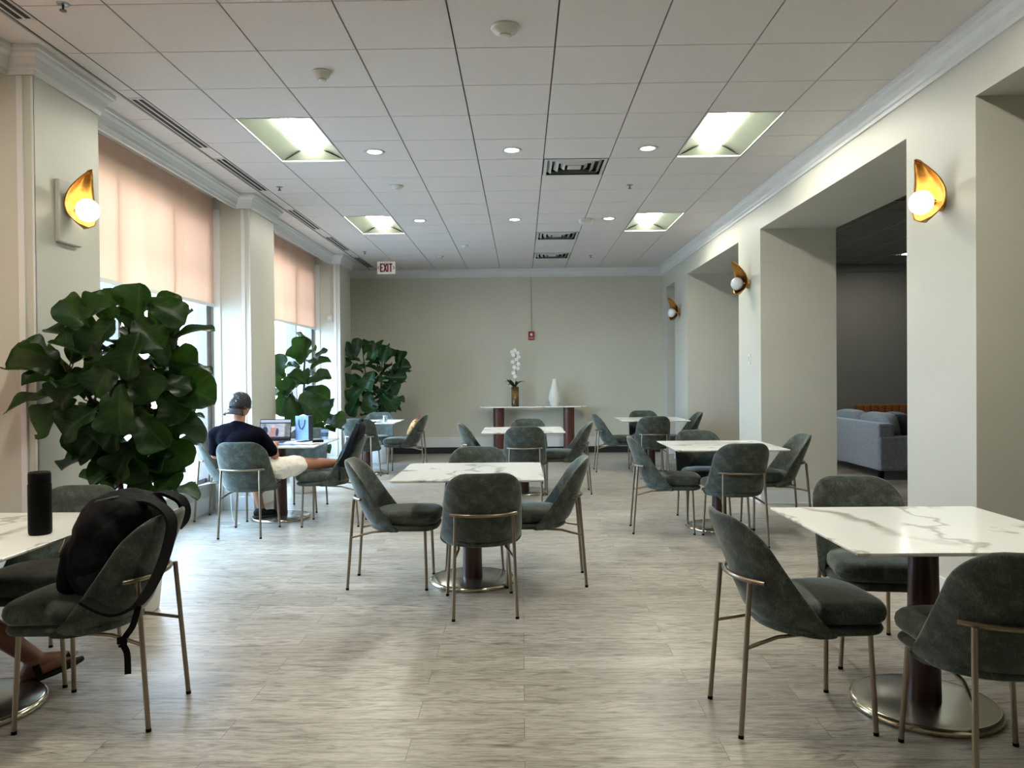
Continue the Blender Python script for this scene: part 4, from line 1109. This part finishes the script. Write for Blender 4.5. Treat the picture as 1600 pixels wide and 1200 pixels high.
# big black backpack hung on the near left chair
bp = empty('backpack', (-1.77, 3.30, .535), 0, 'large black backpack on the near left chair, straps over its back', 'bag'); Rb = V(bp.location)
def B3(*p): return V(p)-Rb
m = MB(); Mt = Matrix.Rotation(RD(12), 3, 'Y')
m.ell(B3(-1.765, 3.29, .735), (.125, .195, .215), Mt, 28, p=3.2)
m.ell(B3(-1.70, 3.31, .865), (.125, .185, .100), Mt, 24, p=2.6)
o = flesh('main_compartment', m, nylonM, bp, .008, 4)
dm = o.modifiers.new('folds', 'DISPLACE'); dm.texture = tx; dm.strength = .025; dm.mid_level = .5
m = MB(); m.ell(B3(-1.895, 3.29, .665), (.04, .15, .13), Mt, 24, p=3.4); o = flesh('front_pocket', m, nylonM, bp, .008, 3)
obj('zipper', MB().ribbon([B3(-1.935+.02*abs(k-5)/5, 3.16+.026*k, .765-.002*(k-5)**2) for k in range(11)], (0, 0, 1), .010, .006), blackM, o)
obj('zip_pull', MB().tube([B3(-1.865, 3.115, .80), B3(-1.87, 3.11, .78), B3(-1.885, 3.105, .745)], .0035, 6), rimM, o)
m = MB(); m.ell(B3(-1.755, 3.125, .68), (.07, .028, .10), Mt, 20, p=3); flesh('side_pocket', m, nylon2M, bp, .008, 3)
obj('top_handle', MB().ribbon([B3(-1.66+.0*k, 3.24+.02*k, .925+.03*sin(pi*k/6)) for k in range(7)], (1, 0, 0), .025, .008), nylonM, bp)
obj('reflective_panel', MB().ribbon([B3(-1.80, 3.20, .915), B3(-1.77, 3.20, .942), B3(-1.70, 3.20, .955)], (0, 1, 0), .05, .004), simple('grey_webbing', srgb(92, 98, 108), .6), bp)
def path_smooth(pts, n=6):
    P_ = [V(p) for p in pts]; out = []
    for i in range(len(P_)-1):
        p0 = P_[max(i-1, 0)]; p1 = P_[i]; p2 = P_[i+1]; p3 = P_[min(i+2, len(P_)-1)]
        for k in range(n):
            t = k/n; out.append(.5*((2*p1)+(-p0+p2)*t+(2*p0-5*p1+4*p2-p3)*t*t+(-p0+3*p1-3*p2+p3)*t**3))
    return out+[P_[-1]]
# straps over the backrest: crest at x about -1.50, outer face beyond it
s1 = path_smooth([B3(-1.66, 3.24, .93), B3(-1.55, 3.22, .925), B3(-1.47, 3.20, .86), B3(-1.475, 3.17, .74), B3(-1.51, 3.13, .62), B3(-1.56, 3.08, .535), B3(-1.64, 3.045, .515), B3(-1.76, 3.06, .56)])
obj('shoulder_strap', MB().ribbon(s1, [V((.2, 1, 0))]*len(s1), .062, .012), nylonM, bp)
s2 = path_smooth([B3(-1.66, 3.38, .93), B3(-1.60, 3.42, .935), B3(-1.545, 3.45, .905), B3(-1.525, 3.46, .86), B3(-1.53, 3.46, .81), B3(-1.555, 3.45, .775)])
obj('shoulder_strap', MB().ribbon(s2, [V((.2, 1, 0))]*len(s2), .062, .014), nylonM, bp)
s3 = path_smooth([B3(-1.555, 3.085, .53), B3(-1.565, 3.06, .46), B3(-1.60, 3.05, .40), B3(-1.585, 3.05, .35), B3(-1.58, 3.045, .27)])
obj('webbing_tail', MB().ribbon(s3, [V((1, .3, 0))]*len(s3), .024, .004), nylonM, bp)
obj('ladder_buckle', MB().box(-.02, .02, -.005, .005, -.014, .014, M=Matrix.Translation(B3(-1.60, 3.042, .405))), blackM, bp, bev=.003)

# black backpack leaning on the laptop-table chair
b2 = empty('backpack', (-1.70, 7.55, .535), 0, 'slim black backpack leaning in the chair across from the man', 'bag'); Rb = V(b2.location)
Mt = Matrix.Rotation(RD(26), 3, 'Y')
m = MB(); m.ell(V((.03, -.02, .235)), (.060, .145, .25), Mt, 26, p=3.0); o = flesh('main_compartment', m, nylon2M, b2, .008, 4)
dm = o.modifiers.new('folds', 'DISPLACE'); dm.texture = tx; dm.strength = .02; dm.mid_level = .5
m = MB(); m.ell(V((-.04, -.02, .17)), (.03, .12, .14), Mt, 20, p=3.0); flesh('front_pocket', m, nylonM, b2, .008, 3)
st = path_smooth([(.12, -.12, .46), (.085, -.175, .36), (.02, -.185, .2), (-.06, -.16, .06)])
obj('shoulder_strap', MB().ribbon(st, [V((1, 0, .3))]*len(st), .045, .01), nylonM, b2)
obj('top_handle', MB().ribbon([V((.12+.01*sin(pi*k/6), -.07+.02*k, .475+.03*sin(pi*k/6))) for k in range(7)], (1, 0, 0), .022, .006), nylonM, b2)
st = path_smooth([(-.06, -.16, .06), (-.055, -.2, .02), (-.045, -.21, -.03), (-.05, -.21, -.07)])
obj('webbing_tail', MB().ribbon(st, [V((1, 0, 0))]*len(st), .02, .003), nylonM, b2)

# laptop
lp = empty('laptop', (-2.60, 7.98, TH), RD(3), 'open laptop showing a video call on the table by the man', 'laptop')
obj('laptop_base', MB().box(-.165, .165, -.115, .115, 0, .015), simple('laptop_grey', srgb(60, 62, 68), .4, .6), lp, bev=.004)
kb = MB()
for rr_ in range(5):
    for cc_ in range(13): kb.box(-.145+cc_*.0224, -.126+cc_*.0224, -.02+rr_*.022, -.001+rr_*.022, .015, .0175)
obj('keyboard', kb, blackM, lp)
Ms = Matrix.Translation(V((0, .112, .015))) @ Matrix.Rotation(RD(-14), 4, 'X')
lid = obj('screen_lid', MB().box(-.165, .165, 0, .008, 0, .222, M=Ms), blackM, lp, bev=.003)
def scr_mat():
    t = NT('video_call_screen'); tc = t.node('ShaderNodeUVMap'); sp = t.node('ShaderNodeSeparateXYZ'); t.link(tc.outputs[0], sp.inputs[0])
    u, v = sp.outputs[0], sp.outputs[1]
    n = t.noise(t.coord((1, 1, 1), kind='UV'), 9, 3)
    c = t.ramp(u, [(0, srgb(150, 170, 205)), (.16, srgb(90, 100, 128)), (.2, srgb(170, 185, 214)), (.33, srgb(176, 190, 214)), (.64, srgb(178, 190, 214)), (.66, srgb(200, 205, 220)), (.78, srgb(214, 216, 222)), (.84, srgb(80, 84, 66)), (1, srgb(96, 96, 70))])
    c = t.mix(.25, c, t.ramp(n, [(.3, (.1, .12, .2)), (.7, (.9, .9, 1))]))
    def disc(cx, cy, rx, ry, col, c):
        a = t.math('POWER', t.math('DIVIDE', t.math('SUBTRACT', u, cx), rx), 2.0); b_ = t.math('POWER', t.math('DIVIDE', t.math('SUBTRACT', v, cy), ry), 2.0)
        return t.mix(t.math('LESS_THAN', t.math('ADD', a, b_), 1.0), c, col)
    c = disc(.16, .42, .09, .22, srgb(26, 30, 46), c); c = disc(.41, .18, .13, .22, srgb(196, 150, 150), c)
    c = disc(.42, .5, .085, .21, srgb(204, 140, 132), c); c = disc(.42, .66, .08, .09, srgb(232, 208, 208), c); c = disc(.56, .34, .05, .22, srgb(42, 52, 84), c)
    top = t.math('GREATER_THAN', v, .86); c = t.mix(top, c, srgb(196, 206, 232)); ln = t.math('MULTIPLY', t.math('GREATER_THAN', v, .80), t.math('LESS_THAN', v, .86)); c = t.mix(ln, c, srgb(24, 26, 44))
    c = t.mix(t.math('LESS_THAN', v, .10), c, srgb(26, 26, 50))
    t.set(Base_Color=(.02, .02, .02), Emission_Color=c, Emission_Strength=.17, Roughness=.4, Specular_IOR_Level=.1)
    return t.m
m = MB(); m.add([Ms @ V((x, -.0008, z)) for x, z in ((-.157, .012), (.157, .012), (.157, .214), (-.157, .214))], [(0, 1, 2, 3)], uvs=[(0, 0), (1, 0), (1, 1), (0, 1)])
obj('display', m, scr_mat(), lid)

# shopping bag
sb = empty('gift_bag', (-2.33, 8.22, TH), RD(-12), 'blue paper shopping bag with dark side standing behind the laptop', 'bag')
blueM = simple('blue_paper', srgb(110, 146, 205), .4, var=.35, scale=7); blk2 = simple('black_card', (.02, .022, .03), .5)
m = MB(); m.box(-.075, .075, -.05, -.048, 0, .26).box(-.075, .075, .048, .05, 0, .26).box(-.075, .075, -.05, .05, 0, .002)
obj('bag_front', m, blueM, sb)
obj('bag_side', MB().box(.075, .077, -.05, .05, 0, .26).box(-.077, -.075, -.05, .05, 0, .26), blk2, sb)
for yy in (-.052, .052):
    obj('handle', MB().tube(path_smooth([(-.035, yy, .22), (-.03, yy*1.1, .15), (.0, yy*1.1, .12), (.03, yy*1.1, .17), (.035, yy, .22)]), .004, 8), blk2, sb)
obj('tissue_paper', MB().ell((-.01, 0, .24), (.06, .04, .035), None, 16, p=1.6), paperM, sb)
# cup, papers, notebooks, phone, glasses
cu = empty('paper_cup', (-2.13, 8.30, TH), 0, 'small blue and white cup at the right corner of laptop table', 'cup')
obj('cup_body', MB().lathe([(.032, 0), (.042, .10), (.044, .102), (.040, .10), (.030, .006), (.001, .005)], 24), simple('cup_blue', srgb(150, 178, 220), .4), cu)
obj('cup_band', MB().lathe([(.0365, .03), (.0415, .075)], 24, cap=False), simple('cup_band', srgb(66, 86, 120), .4), cu)
def slab(name, x, y, rz, sx, sy, z0, h, mat, lab, cat, grp=None, b_=.001):
    o = obj(name, MB().box(-sx/2, sx/2, -sy/2, sy/2, 0, h), mat, bev=b_, loc=(x, y, z0)); o.rotation_euler = (0, 0, rz); return tag(o, lab, cat, grp)
slab('magazine', -2.30, 7.74, .35, .30, .21, TH, .006, simple('mag_blue', srgb(120, 140, 170), .35, var=.5, scale=14), 'blue grey magazine lowest on the papers near the table edge', 'magazine')
slab('notebook', -2.27, 7.79, .1, .26, .19, TH+.006, .010, simple('nb_white', srgb(214, 222, 232), .5), 'pale notebook lying on the magazine by the laptop', 'notebook')
slab('pamphlet', -2.16, 7.70, -.3, .22, .15, TH+.0062, .004, simple('pam', srgb(216, 214, 206), .5, var=.2, scale=20), 'cream pamphlet sticking out over the laptop table edge', 'pamphlet')
slab('envelope', -2.30, 8.08, .2, .18, .12, TH, .006, paperM, 'white envelope in front of the blue shopping bag', 'envelope')
slab('dark_wallet', -2.13, 7.95, .6, .13, .09, TH, .022, blackM, 'black wallet at the right side of the laptop table', 'wallet', b_=.006)
slab('phone', -2.22, 7.83, -.5, .075, .15, TH+.0165, .008, blackM, 'black phone resting on the pale notebook', 'phone', b_=.003)
# far left table
gl = tag(obj('drinking_glass', MB().lathe([(.030, 0), (.036, .10), (.034, .10), (.028, .008), (.001, .008)], 20, c=(0, 0, 0)), glass_mat('clear_glass', (.82, .86, .86), .22), loc=(-2.03, 11.42, TH)),
    'clear drinking glass on the far left table', 'glass')
slab('serving_tray', -2.33, 11.28, .05, .36, .20, TH, .012, blackM, 'black tray on the front edge of the far left table', 'tray', b_=.004)
slab('paper_napkin', -1.93, 11.55, .2, .22, .20, TH, .012, paperM, 'white folded paper at the right edge of far left table', 'napkin')
slab('paper_sheet', -2.34, 11.72, -.2, .30, .21, TH, .008, paperM, 'white paper lying behind the glass on far left table', 'paper')
# patterned bag on far chair
def leo():
    t = NT('leopard_print'); vo = t.node('ShaderNodeTexVoronoi'); vo.inputs['Scale'].default_value = 26; t.link(t.coord(), vo.inputs['Vector'])
    t.set(Base_Color=t.ramp(vo.outputs['Distance'], [(.2, srgb(70, 44, 26)), (.45, srgb(196, 150, 88)), (.8, srgb(226, 190, 136))]), Roughness=.6); return t.m
hb = empty('handbag', (-1.66, 11.6, .535), 0, 'leopard patterned handbag leaning on a far left chair', 'bag')
m = MB(); m.ell((.02, 0, .14), (.06, .15, .15), Matrix.Rotation(RD(28), 3, 'Y'), 22, p=2.7); flesh('bag_body', m, leo(), hb, .012, 3)
obj('handle', MB().tube(path_smooth([(.07, -.08, .25), (.11, -.05, .32), (.12, .05, .32), (.07, .08, .25)]), .007, 8), leatherM, hb)
# white cable under the laptop table
tag(obj('power_cable', MB().tube(path_smooth([(-2.95, 7.75, .30), (-2.93, 7.72, .1), (-2.90, 7.70, .008), (-2.80, 7.60, .006), (-2.84, 7.45, .006), (-2.95, 7.5, .006)], 8), .004, 8), potM),
    'white power cable hanging under the laptop table', 'cable')

# ================================================================== LOUNGE FURNITURE
so_ = empty('sofa', (4.78, 10.4, 0), 0, 'light grey sofa seen from behind through the opening', 'sofa')
obj('sofa_back', MB().box(0, .22, 0, 2.3, .13, .76), sofaM, so_, bev=.03, seg=3)
obj('arm', MB().box(.012, .95, -.012, .22, .125, .59), sofaM, so_, bev=.03, seg=3)
obj('arm', MB().box(.012, .95, 2.08, 2.312, .125, .59), sofaM, so_, bev=.03, seg=3)
obj('seat_base', MB().box(.2, .93, .2, 2.1, .13, .32), sofaM, so_, bev=.02)
for k in range(2): obj('seat_cushion', MB().box(.22, .95, .22+k*.93, 1.15+k*.93, .32, .46), sofaM, so_, bev=.04, seg=3)
for k in range(2): obj('back_cushion', MB().ell((.34, .68+k*.93, .66), (.10, .45, .22), Matrix.Rotation(RD(-10), 3, 'Y'), 28, p=5), sofaM, so_)
for x, y in ((.08, .1), (.85, .1), (.08, 2.2), (.85, 2.2)): obj('leg', MB().box(x-.03, x+.03, y-.03, y+.03, 0, .13), blackM, so_)
def pil(x, y, z, rz, ry, mat, lab):
    o = obj('throw_pillow', MB().ell((0, 0, 0), (.07, .23, .21), None, 24, p=2.9), mat, loc=(x, y, z)); o.rotation_euler = (0, ry, rz)
    return tag(o, lab, 'cushion', 'throw pillows on the lounge sofa')
pil(5.28, 10.84, .665, RD(70), RD(-14), pillowM, 'dark charcoal throw pillow at the near end of the sofa')
pil(5.48, 11.35, .67, RD(30), RD(-16), pillow2M, 'grey throw pillow behind the dark one on the sofa')
ls = empty('leather_bench', (6.0, 13.3, 0), 0, 'tan leather bench with a channelled back beyond the grey sofa', 'bench')
obj('seat', MB().box(0, 2.0, 0, .6, .2, .45), leatherM, ls, bev=.03)
m = MB()
for k in range(16): m.box(.005+k*.125, .12+k*.125, .55, .72, .2, .88)
obj('backrest', m, leatherM, ls, bev=.02)
for x in (.1, 1.9):
    for y in (.08, .62): obj('leg', MB().box(x-.025, x+.025, y-.025, y+.025, 0, .2), blackM, ls)
ac = empty('armchair', (4.75, 12.95, 0), 0, 'dark grey armchair glimpsed behind the sofa by the pillar', 'armchair')
obj('seat', MB().box(0, .75, 0, .75, .18, .45), pillow2M, ac, bev=.04, seg=3)
obj('backrest', MB().box(-.05, .8, .65, .85, .18, .92), pillow2M, ac, bev=.05, seg=3)
obj('arm', MB().box(-.08, .08, 0, .8, .18, .64), pillowM, ac, bev=.04, seg=3); obj('arm', MB().box(.67, .83, 0, .8, .18, .64), pillowM, ac, bev=.04, seg=3)
for x in (.02, .73):
    for y in (.06, .74): obj('leg', MB().tube([(x, y, .18), (x, y, 0)], .02, 8), blackM, ac)
